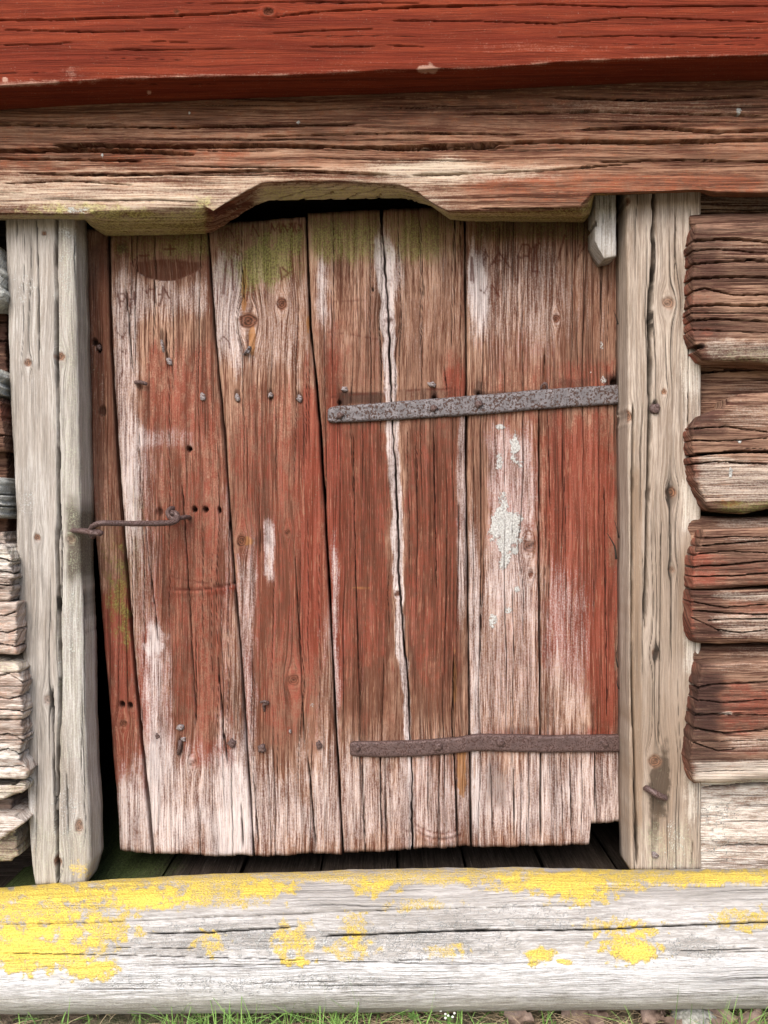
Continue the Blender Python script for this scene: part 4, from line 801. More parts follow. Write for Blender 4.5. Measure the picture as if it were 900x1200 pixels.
# ------------------------------------------------------------------ sill log
def sill():
    xs = []; x = -600.
    while x < 1500:
        xs.append(x); x += 2.0 if -8 < x < 908 else 14.0
    px = np.array(xs)[None]; fpx = D / S
    T = curve([(-600, 1052), (0, 1041), (130, 1031), (250, 1025), (450, 1019), (600, 1017), (750, 1020), (900, 1018), (1500, 1018)])(px) + 1.5 * fbm(px * .02, px * 0, 91, 4)
    Bt = curve([(-600, 1190), (0, 1188), (300, 1187), (600, 1184), (900, 1181), (1500, 1176)])(px) + .8 * fbm(px * .03, px * 0, 93, 3)
    a1, a2 = np.arctan((T - 600) / fpx), np.arctan((Bt - 600) / fpx); am, h = (a1 + a2) / 2, (a2 - a1) / 2
    Yc = -.088; d = D + Yc; r = d / np.cos(am) * np.sin(h); zc = -d * np.tan(am)
    th = np.radians(np.concatenate([np.linspace(170, 118, 12)[:-1], np.linspace(118, -62, 250), np.linspace(-62, -150, 14)[1:]]))[:, None]
    # flattened by the axe: a squarish round
    ex = 2.35; kx = (np.abs(np.cos(th - .52)) ** ex + np.abs(np.sin(th - .52)) ** ex) ** (-1 / ex)
    Y = Yc - r * kx * np.cos(th); z = zc + r * kx * np.sin(th)
    PY = 600 - z * D / ((D + Y) * S); PX = px + 0 * PY
    acr = -th * r / S + 0 * px + 1100
    V_ = PY
    f = dict(zones=[('yellow', -700, 1034, 140, 1140, .18, 30, 10), ('yellow', 120, 1030, 300, 1064, .22, 30, 8), ('yellow', -700, 1018, 1600, 1036, .44, 40, 7), ('pale', -700, 1060, 1600, 1200, .26, 30, 24), ('pale', -700, 1122, 1000, 1172, .34, 40, 10), ('brown', -700, 1036, 640, 1090, .22, 60, 16), ('green', -700, 1168, 1600, 1210, .30, 40, 8), ('dark', 780, 1130, 1000, 1160, .30, 50, 8), ('brown', 760, 1040, 1000, 1080, .25, 40, 12)],
      blobs=[('yellow', 40, 1070, 70, 24, .38, .7), ('yellow', 20, 1110, 80, 30, .58, .7), ('yellow', 60, 1122, 60, 20, .30, .8), ('yellow', 110, 1137, 34, 13, .72, .6), ('yellow', 120, 1090, 50, 24, .36, .8), ('yellow', 170, 1052, 60, 16, .50, .7), ('yellow', 60, 1046, 90, 12, .5, .7), ('yellow', 250, 1048, 90, 16, .24, .8), ('yellow', 245, 1105, 24, 16, .44, .8), ('yellow', 345, 1105, 30, 28, .40, .8), ('yellow', 415, 1085, 20, 24, .34, .8), ('yellow', 410, 1110, 34, 16, .34, .8), ('yellow', 345, 1128, 20, 6, .4, .7),
             ('yellow', 310, 1042, 40, 10, .55, .7), ('yellow', 440, 1042, 30, 12, .5, .7), ('yellow', 660, 1036, 120, 16, .42, .6), ('yellow', 680, 1050, 50, 14, .44, .7), ('yellow', 520, 1115, 30, 12, .34, .8), ('yellow', 738, 1108, 44, 24, .58, .7), ('yellow', 745, 1120, 20, 10, .5, .6), ('yellow', 632, 1120, 20, 14, .62, .7), ('yellow', 660, 1127, 14, 4, .6, .6), ('yellow', 715, 1082, 60, 8, .34, .7), ('yellow', 880, 1078, 60, 16, .40, .8), ('yellow', 850, 1028, 80, 9, .35, .6), ('yellow', 490, 1060, 50, 10, .25, .8),
             ('pale', 110, 1062, 60, 12, -.3), ('white', 250, 1100, 130, 26, .36, .9), ('white', 480, 1105, 160, 24, .38, .9), ('white', 620, 1070, 160, 20, .26, .9), ('white', 800, 1110, 80, 20, .36, .9), ('white', 300, 1152, 240, 12, .36, .9)],
      cracks=[(L((0, 1083), (100, 1081), (170, 1078), (300, 1072), (400, 1068), (500, 1064)), 0.68, .006, .45), (L((170, 1094), (250, 1092), (310, 1088), (355, 1085)), 1.12, .010, .45), (L((370, 1097), (450, 1094), (520, 1091), (600, 1090), (700, 1089), (780, 1085), (920, 1079)), 1.05, .010, .45), (L((480, 1093), (560, 1089), (600, 1090)), 0.81, .008, .45), (L((0, 1117), (150, 1120), (300, 1124), (420, 1128), (520, 1124)), 0.50, .004, .45), (L((700, 1036), (800, 1038), (920, 1038)), 0.93, .008, .45), (L((450, 1066), (600, 1062), (720, 1060)), 0.56, .004, .45), (L((780, 1116), (920, 1110)), 0.56, .004, .45), (L((120, 1110), (240, 1112)), 0.50, .004, .45)],
      rcracks=[(34, 60, 300, .5, .8, .001, .003)])
    f['blobs'] = [(z[0], z[1], z[2], z[3], z[4], z[5] * 1.2 if z[0] == 'yellow' else z[5]) + tuple(z[6:]) for z in f['blobs']]
    o = patch('sill_log', M_SILL, None, PX, PY, Y, 'H', .0, acr=acr, f=f, seed=16, relief=.0010, relief_f=(.14, .007), skirt=1)
    return tag(o, 'long grey sill log with yellow lichen lying below the door', 'sill log')
sill()

# ------------------------------------------------------------------ log walls
rwall = root('log_wall', (.75, -.03, .2), 'wall of dark brown hewn logs right of the door, their ends lapping over the right post', 'log wall')
def rlog(left, top, bot, Yf, seed, f, label=None, Yb=.055, mat=None, **kw):
    kw.setdefault('relief', .0013); kw.setdefault('relief_f', (.08, .008))
    o = hlog('log', mat or M_RLOG, rwall, left, L((1500, top[0][1]), (1500, bot[0][1])), top, bot, Yf, Yb, dx=1.2, dy=.9, seed=seed, f=f, skirtmask=[(3, 'paint', .50), (3, 'brown', .3), (3, 'pale', -.3)], srough=kw.pop('srough', .0016), **kw)
    if label: o['label'] = label
    return o
rlog(L((808, 225), (808, 256)), L((800, 226), (1500, 226)), L((800, 250), (1500, 247)), -.040, 21, dict(zones=[('pale', 800, 226, 1600, 250, .3, 10, 6)], rcracks=[(5, 40, 200, .6, 1.2, .003, .006)]), Yb=.05)
rlog(L((808, 250), (808, 300)), L((800, 252), (900, 250), (1500, 247)), L((800, 300), (1500, 300)), -.068, 22, dict(zones=[('brown', 800, 250, 1600, 300, .4, 10, 6)], rcracks=[(5, 40, 200, .6, 1.2, .003, .006)]), Yb=.05)
rlog(L((816, 262), (812, 285), (812, 340), (810, 375), (811, 395), (818, 412), (824, 424)), L((800, 263), (860, 262), (1500, 258)), L((800, 420), (830, 424), (860, 424), (900, 428), (1500, 432)), -.096, 23,
  dict(zones=[('brown', 800, 262, 850, 420, .38, 14, 20), ('brown', 800, 300, 1600, 330, .3, 20, 8), ('dark', 806, 264, 840, 310, .4, 8, 14), ('pale', 830, 285, 1600, 300, .2, 14, 6), ('pale', 826, 398, 1600, 424, .48, 10, 7), ('paint', 800, 340, 836, 400, .3, 8, 14), ('green', 840, 408, 1600, 426, .3, 20, 5), ('paint', 850, 405, 1600, 430, .3, 20, 6), ('brown', 800, 380, 1600, 398, .35, 20, 6)],
    blobs=[('dark', 822, 406, 6, 4, .9)],
    cracks=[(L((806, 283), (830, 281), (860, 280), (900, 284), (1000, 285)), 1.5, .016, .5, 1), (L((804, 310), (840, 307), (880, 305), (900, 307), (1000, 305)), 1.2, .014, .5, 1), (L((804, 327), (840, 325), (870, 324), (960, 328)), 1.4, .016, .5, 1), (L((804, 343), (826, 338), (860, 346), (960, 344)), 0.9, .010, .5, 1), (L((804, 359), (840, 357), (880, 358), (960, 357)), 1.4, .016, .4, 1), (L((804, 376), (840, 374), (880, 376), (960, 380)), 1.0, .012, .5, 1), (L((808, 386), (850, 388), (900, 390)), 0.7, .008, .5, 1), (L((808, 294), (840, 292), (900, 297)), 0.7, .008, .6, 1)],
    holes=[(819, 407, 6, 3, .012)], rcracks=[(18, 30, 180, .4, .8, .0015, .005)]), 'thick deeply cracked log, top of the wall', roll=(9, .012), roll_end=(4, .004), chip=1.5)
rlog(L((806, 424), (806, 480)), L((800, 422), (1500, 422)), L((800, 490), (1500, 490)), -.040, 24, dict(zones=[('dark', 800, 420, 830, 490, .35, 10, 10), ('pale', 850, 445, 1600, 470, .2, 20, 8), ('orange', 826, 446, 868, 466, .35, 10, 6)], cracks=[(L((800, 437), (900, 432), (1500, 430)), 1.9, .02, .5, 1)], rcracks=[(4, 30, 180, .4, .8, .0015, .005)]), Yb=.05)
def r3top(): return L((800, 506), (812, 499), (822, 487), (838, 480), (846, 479), (855, 467), (866, 462), (900, 460), (1500, 456))
rlog(L((811, 490), (811, 540), (814, 560), (824, 582), (834, 602)), r3top(), L((800, 590), (826, 597), (850, 600), (870, 602), (900, 596), (1500, 592)), -.096, 25,
  dict(zones=[('brown', 800, 470, 1600, 530, .30, 12, 14), ('pale', 848, 470, 1600, 500, .30, 16, 10), ('pale', 815, 536, 1600, 590, .50, 12, 10), ('brown', 800, 478, 848, 512, .5, 10, 8), ('green', 840, 586, 1600, 604, .5, 12, 5), ('paint', 800, 520, 822, 580, .45, 6, 12), ('orange', 835, 582, 1600, 594, .3, 10, 5)],
    blobs=[('white', 867, 517, 3, 3, 1.1, .2), ('white', 856, 553, 3, 7, .9, .4), ('orange', 850, 590, 20, 5, .4), ('dark', 826, 490, 14, 8, .4)],
    cracks=[(L((804, 534), (840, 531), (870, 529), (960, 531)), 1.6, .018, .4, 1), (L((804, 503), (850, 500), (900, 506)), 0.7, .008, .5, 1), (L((806, 516), (840, 517), (900, 514)), 0.6, .007, .6, 1), (L((804, 545), (840, 541), (900, 544)), 0.7, .008, .6, 1), (L((818, 562), (830, 580), (838, 592)), 1.2, .006)],
    rcracks=[(14, 30, 180, .4, .8, .0015, .005)]), 'log with a broken top corner', roll=(9, .012), roll_end=(4, .004), chip=1.5)
rlog(L((806, 600), (806, 640)), L((800, 604), (840, 606), (1500, 606)), L((800, 640), (1500, 640)), -.062, 26, dict(zones=[('pale', 840, 606, 1600, 625, .35, 12, 6), ('dark', 800, 600, 838, 625, .3, 8, 8)], rcracks=[(3, 30, 180, .4, .8, .0015, .005)]), Yb=.05)
rlog(L((825, 621), (818, 640), (812, 655), (811, 690)), L((800, 624), (830, 621), (900, 618), (1500, 615)), L((800, 690), (840, 689), (900, 686), (1500, 684)), -.096, 27,
  dict(zones=[('brown', 800, 620, 1600, 652, .45, 14, 10), ('paint', 790, 646, 842, 690, .62, 18, 10), ('brown', 836, 650, 1600, 675, .4, 12, 8), ('pale', 850, 628, 1600, 640, .25, 14, 4), ('paint', 845, 655, 1600, 690, .35, 20, 8)],
    cracks=[(L((806, 665), (840, 663), (900, 658)), 1.0, .010, .6, 1), (L((806, 641), (840, 638), (900, 634)), 0.8, .008, .6, 1), (L((806, 676), (860, 675), (900, 672)), 0.8, .008, .6, 1), (L((812, 650), (850, 646), (900, 648)), 0.6, .006, .6, 1), (L((812, 631), (860, 629), (900, 630)), 0.6, .006, .6, 1)],
    rcracks=[(10, 30, 160, .4, .8, .0015, .005)]), 'red stained upper half of the split log', roll=(5, .008), roll_end=(4, .004), chip=1.2)
rlog(L((810, 692), (809, 720), (810, 742), (816, 755)), L((800, 692), (840, 692), (900, 690), (1500, 688)), L((800, 752), (840, 754), (900, 752), (1500, 750)), -.094, 28,
  dict(zones=[('brown', 800, 692, 850, 756, .6, 12, 10), ('pale', 840, 693, 1600, 704, .5, 12, 4), ('pale', 840, 720, 1600, 750, .42, 12, 8), ('paint', 800, 690, 815, 750, .5, 4, 10), ('paint', 850, 702, 1600, 728, .40, 20, 6), ('orange', 820, 744, 1600, 756, .4, 10, 4)],
    cracks=[(L((808, 705), (850, 712), (900, 708)), 0.7, .008, .8, 1), (L((812, 716), (848, 719), (900, 720)), 0.8, .008, .8, 1), (L((830, 727), (860, 726), (900, 726)), 0.7, .008, .8, 1), (L((810, 724), (828, 732), (845, 740)), 0.6, .006, .6, 1), (L((840, 738), (870, 742), (900, 738)), 0.7, .006, .6, 1)],
    rcracks=[(10, 30, 160, .4, .8, .0015, .005)]), 'lower half of the split log', roll=(6, .009), roll_end=(4, .004), chip=1.2)
rlog(L((808, 745), (808, 790)), L((800, 756), (1500, 756)), L((800, 790), (1500, 790)), -.060, 29, dict(zones=[('pale', 845, 756, 1600, 776, .28, 12, 6), ('dark', 800, 750, 836, 776, .4, 8, 8)], rcracks=[(3, 30, 160, .4, .8, .0015, .005)]), Yb=.05)
rlog(L((822, 778), (818, 800), (815, 830), (812, 860), (809, 890), (813, 916)), L((800, 780), (840, 777), (900, 773), (1500, 768)), L((800, 917), (840, 917), (900, 912), (1500, 905)), -.096, 30,
  dict(zones=[('brown', 800, 780, 850, 860, .85, 14, 14), ('dark', 806, 785, 846, 900, .55, 12, 16), ('paint', 845, 800, 1600, 860, .55, 14, 14), ('brown', 850, 776, 1600, 800, .35, 14, 8), ('pale', 840, 776, 1600, 790, .2, 14, 5), ('pale', 845, 860, 1600, 880, .38, 12, 8), ('pale', 815, 892, 1600, 918, .85, 10, 6), ('paint', 806, 890, 836, 908, .4, 8, 6), ('orange', 840, 908, 1600, 920, .35, 12, 4), ('paint', 845, 872, 1600, 886, .4, 14, 5)],
    blobs=[('pale', 852, 836, 10, 3, .6, .6)],
    cracks=[(L((812, 807), (836, 802), (870, 801), (900, 799)), 1.1, .012, .5, 1), (L((812, 838), (850, 838), (900, 838)), 0.8, .008, .5, 1), (L((810, 853), (850, 860), (900, 855)), 1.2, .012, .5, 1), (L((812, 820), (850, 824), (900, 820)), 0.7, .007, .8, 1), (L((812, 870), (840, 880), (860, 878)), 0.7, .006, .8, 1)],
    rcracks=[(18, 30, 160, .4, .8, .0015, .005)]), 'thick red and brown log with a dark weathered end', roll=(8, .010), roll_end=(4, .004), chip=1.5)
rlog(L((808, 905), (808, 1040)), L((800, 905), (1500, 905)), L((800, 1030), (1500, 1030)), -.052, 32,
  dict(zones=[('pale', 800, 920, 1600, 1030, .45, 20, 10), ('brown', 855, 928, 1600, 944, .75, 8, 4), ('brown', 840, 950, 1600, 1025, .35, 20, 10), ('brown', 826, 1000, 1600, 1030, .3, 20, 8), ('orange', 840, 940, 1600, 1030, .35, 20, 20), ('brown', 880, 990, 1600, 1004, .5, 14, 5), ('green', 820, 905, 1600, 922, .3, 20, 5), ('paint', 830, 945, 1600, 990, .2, 20, 14)],
    blobs=[('white', 840, 950, 40, 20, .3, .9), ('white', 850, 990, 40, 20, .3, .9), ('brown', 880, 936, 20, 4, .6, .6)],
    cracks=[(L((840, 992), (870, 990), (920, 991)), 1.2, .006, .6), (L((820, 924), (836, 922), (900, 919), (1500, 917)), 2.4, .016, .6)], rcracks=[(30, 30, 120, .6, 1.0, .001, .004)]),
  'pale lichen-covered bottom log', mat=M_LLOG, roll=(6, .006), relief=.0028, relief_f=(.09, .03))

lwall = root('log_wall', (-.75, -.03, .2), 'wall of pale split logs left of the door, rough ends lapping over the left post', 'log wall')
def llog(right, top, bot, Yf, seed, f, label=None, Yb=.055, mat=None, **kw):
    kw.setdefault('relief', .0016); kw.setdefault('relief_f', (.22, .09)); kw.setdefault('roll', (6, .007)); kw.setdefault('roll_end', (4, .004))
    o = hlog('log', mat or M_LLOG, lwall, L((-600, top[0][1]), (-600, bot[0][1])), right, top, bot, Yf, Yb, dx=1.0, dy=.9, seed=seed, f=f, srough=kw.pop('srough', .006), **kw)
    if label: o['label'] = label
    return o
llog(L((-6, 285), (-2, 310), (4, 330), (3, 350), (-8, 362)), L((-600, 270), (-10, 280), (12, 320)), L((-600, 362), (-4, 358), (12, 345)), -.080, 41, dict(zones=[('green', -80, 270, 20, 365, .55, 20, 10), ('white', -80, 290, 20, 365, .85, 20, 10)], rcracks=[(8, 20, 80, .6, 1.0, .001, .004)]), 'log end covered in pale green lichen', chip=4)
llog(L((8, 355), (8, 440)), L((-600, 352), (20, 352)), L((-600, 446), (20, 446)), -.020, 42, dict(zones=[('brown', -600, 350, 30, 450, .8, 10, 10), ('dark', -600, 350, 30, 450, .4, 10, 10)], cracks=[(L((-60, 376), (14, 378)), 2, .01), (L((-60, 398), (14, 400)), 2, .01)]), mat=M_RLOG)
llog(L((-4, 430), (0, 438), (-2, 470)), L((-600, 425), (10, 432)), L((-600, 468), (10, 462)), -.080, 43, dict(zones=[('green', -80, 425, 20, 475, .45, 20, 8), ('white', -80, 425, 20, 470, .85, 10, 8)]), chip=4)
llog(L((0, 470), (4, 500), (6, 528)), L((-600, 470), (14, 466)), L((-600, 530), (14, 528)), -.070, 44, dict(zones=[('brown', -600, 465, 20, 530, .45, 10, 8), ('paint', -600, 470, 20, 495, .5, 10, 8)], cracks=[(L((-40, 512), (14, 510)), 1.6, .008)]), chip=3, mat=M_RLOG)
llog(L((8, 530), (10, 560)), L((-600, 528), (20, 528)), L((-600, 625), (20, 625)), -.03, 45, dict(zones=[('brown', -600, 520, 30, 640, .5, 10, 8)]), mat=M_RLOG)
llog(L((0, 556), (3, 580), (0, 608)), L((-600, 556), (12, 560)), L((-600, 614), (12, 606)), -.082, 46, dict(zones=[('green', -80, 550, 20, 620, .5, 20, 8), ('white', -80, 550, 20, 615, .85, 10, 8)], cracks=[(L((-40, 577), (14, 580)), 1.0, .008, 1.0, 1), (L((-40, 592), (14, 594)), 1.0, .008, 1.0, 1)]), chip=5)
llog(L((6, 622), (8, 645)), L((-600, 622), (16, 624)), L((-600, 650), (16, 650)), -.06, 47, dict(zones=[('brown', -600, 620, 30, 650, .3, 10, 8)]))
llog(L((4, 634), (14, 655), (15, 690), (12, 706)), L((-600, 630), (-6, 634), (30, 654)), L((-600, 706), (20, 704)), -.088, 48, dict(zones=[('pale', -600, 630, 40, 680, .4, 20, 8), ('green', -80, 640, 40, 660, .25, 20, 8), ('paint', -600, 675, 40, 706, .2, 20, 8)], cracks=[(L((-20, 650), (24, 660)), .8, .006, 1.0, 1), (L((-20, 668), (24, 672)), .8, .006, 1.0, 1), (L((-20, 690), (24, 684)), .8, .006, 1.0, 1)], rcracks=[(26, 10, 50, .35, .7, .001, .004)]), chip=4)
llog(L((20, 708), (20, 768)), L((-600, 709), (30, 706)), L((-600, 770), (30, 766)), -.092, 49, dict(zones=[('paint', -600, 706, 40, 772, .32, 20, 8)], cracks=[(L((-20, 716), (5, 722), (20, 716)), .8, .006, 1.0, 1), (L((-20, 735), (8, 742), (24, 736)), .8, .006, 1.0, 1), (L((-20, 752), (24, 758)), .8, .006, 1.0, 1)], rcracks=[(26, 10, 50, .35, .7, .001, .004)]), chip=2.5)
llog(L((22, 775), (26, 800), (26, 842)), L((-600, 774), (10, 776), (40, 782)), L((-600, 845), (40, 842)), -.092, 50, dict(zones=[('paint', -600, 770, 40, 845, .30, 20, 8), ('green', -80, 770, 40, 790, .3, 20, 6)], cracks=[(L((-20, 795), (10, 790), (28, 800)), .8, .006, 1.0, 1), (L((-20, 812), (10, 820), (28, 815)), .8, .006, 1.0, 1), (L((-20, 830), (28, 834)), .8, .006, 1.0, 1)], rcracks=[(26, 10, 50, .35, .7, .001, .004)]), chip=3)
llog(L((26, 846), (27, 870), (24, 890), (34, 902), (30, 914)), L((-600, 846), (40, 844)), L((-600, 915), (40, 912)), -.092, 51, dict(zones=[('pale', -600, 870, 40, 915, .35, 20, 8), ('paint', -600, 845, 40, 872, .25, 20, 8)], cracks=[(L((-20, 866), (10, 860), (28, 868)), .8, .006, 1.0, 1), (L((-20, 884), (10, 878), (28, 886)), .8, .006, 1.0, 1), (L((-20, 900), (28, 898)), .8, .006, 1.0, 1)], rcracks=[(26, 10, 50, .35, .7, .001, .004)]), chip=3)
llog(L((31, 918), (30, 925), (10, 940)), L((-600, 915), (40, 919)), L((-600, 942), (0, 941), (16, 932), (40, 921)), -.092, 52, dict(zones=[('green', -80, 910, 50, 945, .3, 20, 6)], rcracks=[(5, 15, 60, .6, 1, .001, .003)]), 'splintered tip of a log', chip=1.5, roll=(4, .006))
llog(L((14, 930), (14, 960)), L((-600, 936), (20, 936)), L((-600, 965), (20, 965)), -.06, 53, dict(zones=[('brown', -600, 930, 50, 970, .6, 20, 6)]), chip=3)
llog(L((18, 957), (30, 963), (12, 976)), L((-600, 958), (20, 956), (40, 963)), L((-600, 986), (0, 984), (20, 972), (40, 965)), -.092, 54, dict(zones=[('paint', -600, 955, 50, 972, .25, 20, 5), ('pale', -600, 955, 50, 990, .4, 20, 6)], rcracks=[(5, 15, 60, .6, 1, .001, .003)]), 'splintered tip of a lower log', chip=1.5, roll=(4, .006))
llog(L((16, 972), (20, 1000), (14, 1014)), L((-600, 972), (20, 972)), L((-600, 1016), (20, 1008)), -.06, 55, dict(zones=[('brown', -600, 970, 50, 1020, .6, 20, 6), ('green', -80, 970, 50, 1020, .3, 20, 6)]), chip=5)

# ------------------------------------------------------------------ grass, weeds, dead leaves at the foot of the sill
def plant_mat(name, c1, c2, sc=40):
    b = NB(name); ob = b.n('ShaderNodeObjectInfo').outputs['Random']; gp = b.n('ShaderNodeNewGeometry').outputs['Position']
    n = b.noise(gp, sc, 3, .6); n2 = b.noise(gp, 600, 2, .5)
    col = b.mix(b.mr(n, .3, .7), c1, c2); col = b.mix(b.math('MULTIPLY', b.mr(n2, .4, .7), .3), col, tuple(v * .5 for v in c1))
    b.put(col, b.b.inputs['Base Color']); b.b.inputs['Roughness'].default_value = .6
    b.b.inputs['Subsurface Weight'].default_value = 0.0
    return b.m
M_GRASS = plant_mat('grass_blade', (.085, .19, .03), (.24, .40, .09)); M_STRAW = plant_mat('dry_straw', (.28, .20, .11), (.52, .42, .26)); M_LEAF = plant_mat('dead_leaf', (.15, .10, .075), (.34, .25, .20), 60); M_WEED = plant_mat('weed_leaf', (.07, .16, .03), (.15, .27, .06)); M_PETAL = plant_mat('white_petal', (.6, .62, .55), (.8, .8, .76))
def ribbons(name, mat, specs, kind=None):
    V, Q = [], []
    for (x, y, h, lean, ang, w) in specs:
        n = 7; o = len(V); ca, sa = math.cos(ang), math.sin(ang); pa, pb = -sa, ca
        for i in range(n):
            t = i / (n - 1); r = lean * t ** 1.8; z = h * (t - .18 * abs(lean) / max(h, .01) * t * t)
            ww = w * (1 - t) ** .6 * .5 + .00008
            for s in (-1, 0, 1):
                V.append((x + ca * r + pa * ww * s, y + sa * r + pb * ww * s - .0006 * (s == 0), z - .004 + .0008 * (s == 0)))
        for i in range(n - 1):
            for s in range(2):
                a = o + i * 3 + s; Q.append((a, a + 1, a + 4, a + 3))
    ob = raw_mesh(name, np.array(V), np.array(Q), np.zeros((0, 3), int), mat)
    if kind: ob['kind'] = kind
    return ob
def gx(px, y): return (px - 450) * S * (D + y) / D
r5 = np.random.RandomState(5)
spec = []
clumps = [(-90, 5), (-30, 6), (28, 8), (62, 5), (112, 8), (160, 5), (204, 18), (220, 14), (240, 18), (262, 20), (280, 14), (298, 14), (332, 18), (350, 12), (366, 14), (392, 18), (410, 12), (428, 16), (452, 7), (500, 12), (545, 10), (585, 6), (640, 7), (745, 6), (800, 8), (846, 14), (872, 14), (905, 10), (960, 9), (1020, 10)]
for (cx_, cnt) in clumps:
    yc = r5.uniform(-.20, -.11)
    for _ in range(cnt):
        y = yc + r5.normal() * .014; y = min(y, -.085); px = cx_ + r5.normal() * 7; h = r5.uniform(.014, .055) * (1.3 if cnt > 9 else 1) + max(0, -.14 - y) * .45
        spec.append((gx(px, y), y, h, abs(r5.normal()) * .05 + .008, r5.uniform(0, 6.28), r5.uniform(.0012, .0032)))
for _ in range(150):
    y = r5.uniform(-.26, -.085); px = r5.uniform(-250, 1150)
    spec.append((gx(px, y), y, r5.uniform(.006, .03) + max(0, -.15 - y) * .3, r5.uniform(-.06, .06), r5.uniform(0, 6.28), r5.uniform(.001, .0026)))
# the tall blades that stand out against the log
for (bx, tx, ty, y) in ((205, 190, 1173, -.13), (222, 233, 1158, -.17), (255, 318, 1150, -.16), (262, 300, 1168, -.15), (240, 212, 1182, -.16), (330, 318, 1145, -.17), (352, 361, 1150, -.18), (384, 379, 1140, -.2), (425, 407, 1136, -.2), (432, 428, 1160, -.17), (300, 270, 1168, -.14), (395, 430, 1172, -.15), (500, 512, 1150, -.19), (790, 796, 1152, -.19), (808, 812, 1166, -.17), (745, 735, 1178, -.15), (640, 648, 1180, -.14), (825, 822, 1163, -.16), (870, 850, 1176, -.14), (20, 45, 1186, -.13), (110, 60, 1190, -.14)):
    k = (D + y) / D * S; z = ZC - (ty - 600) * k
    spec.append((gx(bx, y), y, max(z, .01) * 1.03, abs(tx - bx) * k, 0 if tx > bx else math.pi, r5.uniform(.0026, .0040)))
ribbons('grass', M_GRASS, spec, 'stuff')
spec = []
for _ in range(1300):
    y = r5.uniform(-.24, -.075); px = r5.choice([r5.uniform(-200, 1100), r5.uniform(560, 920), r5.uniform(380, 520)])
    spec.append((gx(px, y), y, r5.uniform(.006, .035), r5.uniform(-.07, .07), r5.uniform(-.5, .5), r5.uniform(.0008, .0018)))
ribbons('dry_grass', M_STRAW, spec, 'stuff')
def weed(px, y, h, seed, label):
    r = np.random.RandomState(seed); x = gx(px, y); rt = root('weed_plant', (x, y, 0), label, 'weed', 'small weeds at the foot of the sill log')
    top = np.array([x + r.uniform(-.008, .008), y, h])
    tube('stem', M_WEED, rt, [(x, y, -.004), (x + .002, y, h * .5), tuple(top)], .0009, 6, taper=(1, .6), sub=3)
    for lvl in (.55, 1.0):
        c = np.array([x, y, 0]) * (1 - lvl) + top * lvl; c[2] = h * lvl; n = 6
        for i in range(n):
            a = 6.283 * i / n + r.rand(); L_ = .013 * (1.1 - .3 * lvl) * r.uniform(.8, 1.1); d = np.array([math.cos(a), math.sin(a), .25]); p = np.array([-math.sin(a), math.cos(a), 0])
            V = [c, c + d * L_ * .5 + p * .0022, c + d * L_ * .5 - p * .0022 , c + d * L_ * .5 + np.array([0, 0, -.0006]), c + d * L_]
            raw_mesh('leaf', np.array(V), np.zeros((0, 4), int), np.array([(0, 1, 3), (0, 3, 2), (1, 4, 3), (3, 4, 2)]), M_WEED, rt)
    return rt, top
weed(470, -.15, .050, 1, 'green weed with a leaf whorl below the sill log, left of its pair')
weed(484, -.16, .052, 2, 'green weed with starry leaves below the sill log, right of its pair')
wr, wt = weed(525, -.16, .026, 3, 'tiny weed with white flowers below the sill log')
for i in range(6):
    c = wt + np.array([r5.uniform(-.012, .012), r5.uniform(-.006, .004), r5.uniform(.0, .010)])
    raw_mesh('flower', np.array([c + np.array([.0018 * math.cos(a), -.0004 * (k % 2), .0018 * math.sin(a)]) for k, a in enumerate(np.linspace(0, 6.283, 9)[:-1])] + [c + np.array([0, -.0008, 0])]), np.zeros((0, 4), int), np.array([(k, (k + 1) % 8, 8) for k in range(8)]), M_PETAL, wr)
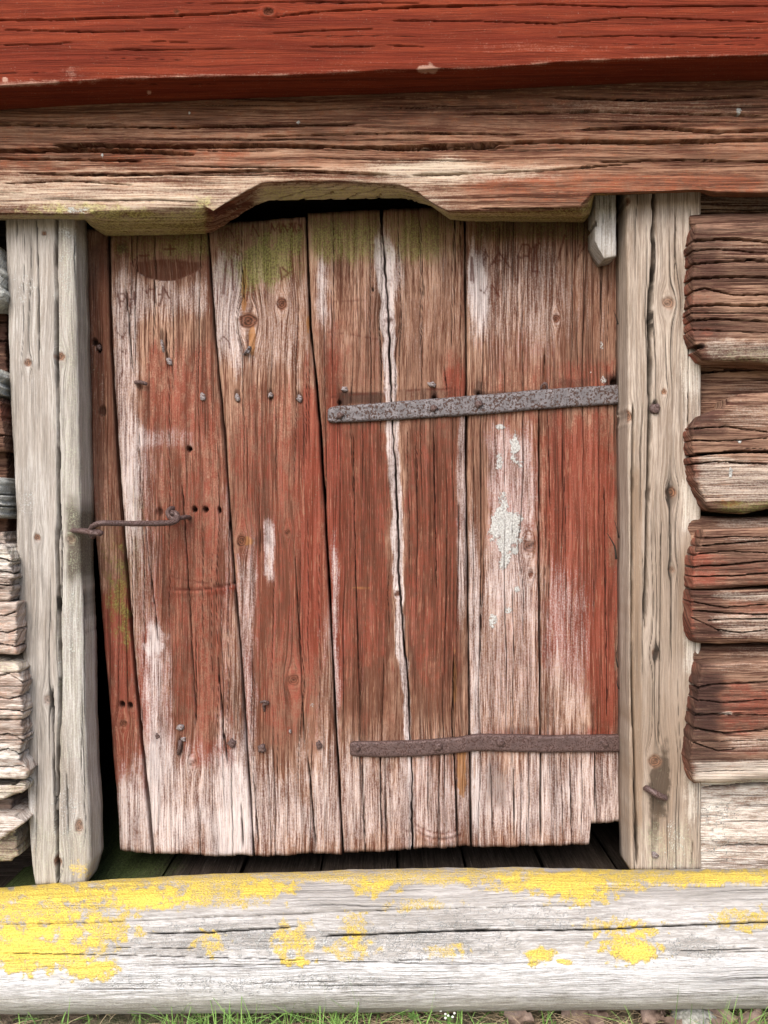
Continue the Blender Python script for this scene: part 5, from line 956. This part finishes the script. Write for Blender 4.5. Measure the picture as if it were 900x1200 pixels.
def dead_leaf(px, y, z, Ln, wd, yaw, tilt, seed, label):
    r = np.random.RandomState(seed); n, m = 9, 7; x = gx(px, y); V = []
    for i in range(n):
        t = i / (n - 1); w = wd * math.sin(math.pi * min(1, t * .92 + .06)) ** .7 * (1 + .25 * math.sin(t * 19 + seed))
        for j in range(m):
            s = j / (m - 1) * 2 - 1; lx, ly = (t - .5) * Ln, s * w * .5
            lz = .006 * s * s + .004 * math.sin(t * 6 + seed) + .0015 * r.randn() - (.0014 if j == 3 else 0)
            X, Y_, Z_ = lx, ly * math.cos(tilt) - lz * math.sin(tilt), ly * math.sin(tilt) + lz * math.cos(tilt)
            V.append((x + X * math.cos(yaw) - Y_ * math.sin(yaw), y + X * math.sin(yaw) + Y_ * math.cos(yaw), z + Z_))
    Q = [(i * m + j, i * m + j + 1, (i + 1) * m + j + 1, (i + 1) * m + j) for i in range(n - 1) for j in range(m - 1)]
    V = np.array(V); V2 = np.concatenate([V, V - np.array([0, 0, .0005])]); q2 = [tuple(k + len(V) for k in reversed(q)) for q in Q]
    o = raw_mesh('dead_leaf', V2, np.array(Q + q2), np.zeros((0, 3), int), M_LEAF)
    return tag(o, label, 'dead leaf', 'dead leaves below the sill log')
for i, (px, y, z, Ln, wd, yaw, tl, lab) in enumerate(((678, -.125, .010, .055, .034, .3, .5, 'large brown dead leaf under the sill log, left of the others'), (700, -.14, .012, .050, .024, 1.2, .2, 'brown dead leaf lying second from the left below the sill log'), (765, -.13, .012, .05, .03, .7, .4, 'brown dead leaf below the sill log in the middle of the row'), (786, -.15, .012, .045, .02, 2.0, .5, 'narrow curled dead leaf standing below the sill log'), (842, -.135, .010, .055, .03, -.3, .4, 'brown dead leaf under the right end of the sill log'), (880, -.14, .008, .05, .028, .5, .2, 'rightmost brown dead leaf beside dry straw'), (608, -.135, .008, .045, .026, -.4, .3, 'leftmost small brown dead leaf beneath the middle of the sill log'))):
    dead_leaf(px, y, z, Ln, wd, yaw, tl, i + 3, lab)
# a pale stone half sunk below the right end
def stone():
    seg, rg = 18, 9; V = []; c = np.array([gx(812, -.13), -.13, .004])
    for i in range(rg):
        ph = math.pi * i / (rg - 1)
        for j in range(seg):
            a = 6.283 * j / seg; k = 1 + .14 * math.sin(3 * a + 1) * math.sin(ph) + .1 * math.sin(5 * a + ph * 3)
            V.append(c + np.array([.034 * k * math.sin(ph) * math.cos(a), .02 * k * math.sin(ph) * math.sin(a), .017 * math.cos(ph)]))
    Q = [(i * seg + j, i * seg + (j + 1) % seg, (i + 1) * seg + (j + 1) % seg, (i + 1) * seg + j) for i in range(rg - 1) for j in range(seg)]
    b = NB('grey_stone'); p = b.n('ShaderNodeNewGeometry').outputs['Position']; n = b.noise(p, 160, 5, .65)
    b.put(b.mix(b.mr(n, .35, .65), (.2, .2, .17), (.42, .42, .38)), b.b.inputs['Base Color']); b.put(b.bump(n, .8, .003), b.b.inputs['Normal']); b.b.inputs['Roughness'].default_value = .9
    tag(raw_mesh('stone', np.array(V), np.array(Q), np.zeros((0, 3), int), b.m), 'flat grey stone half buried below the sill log', 'stone')
stone()
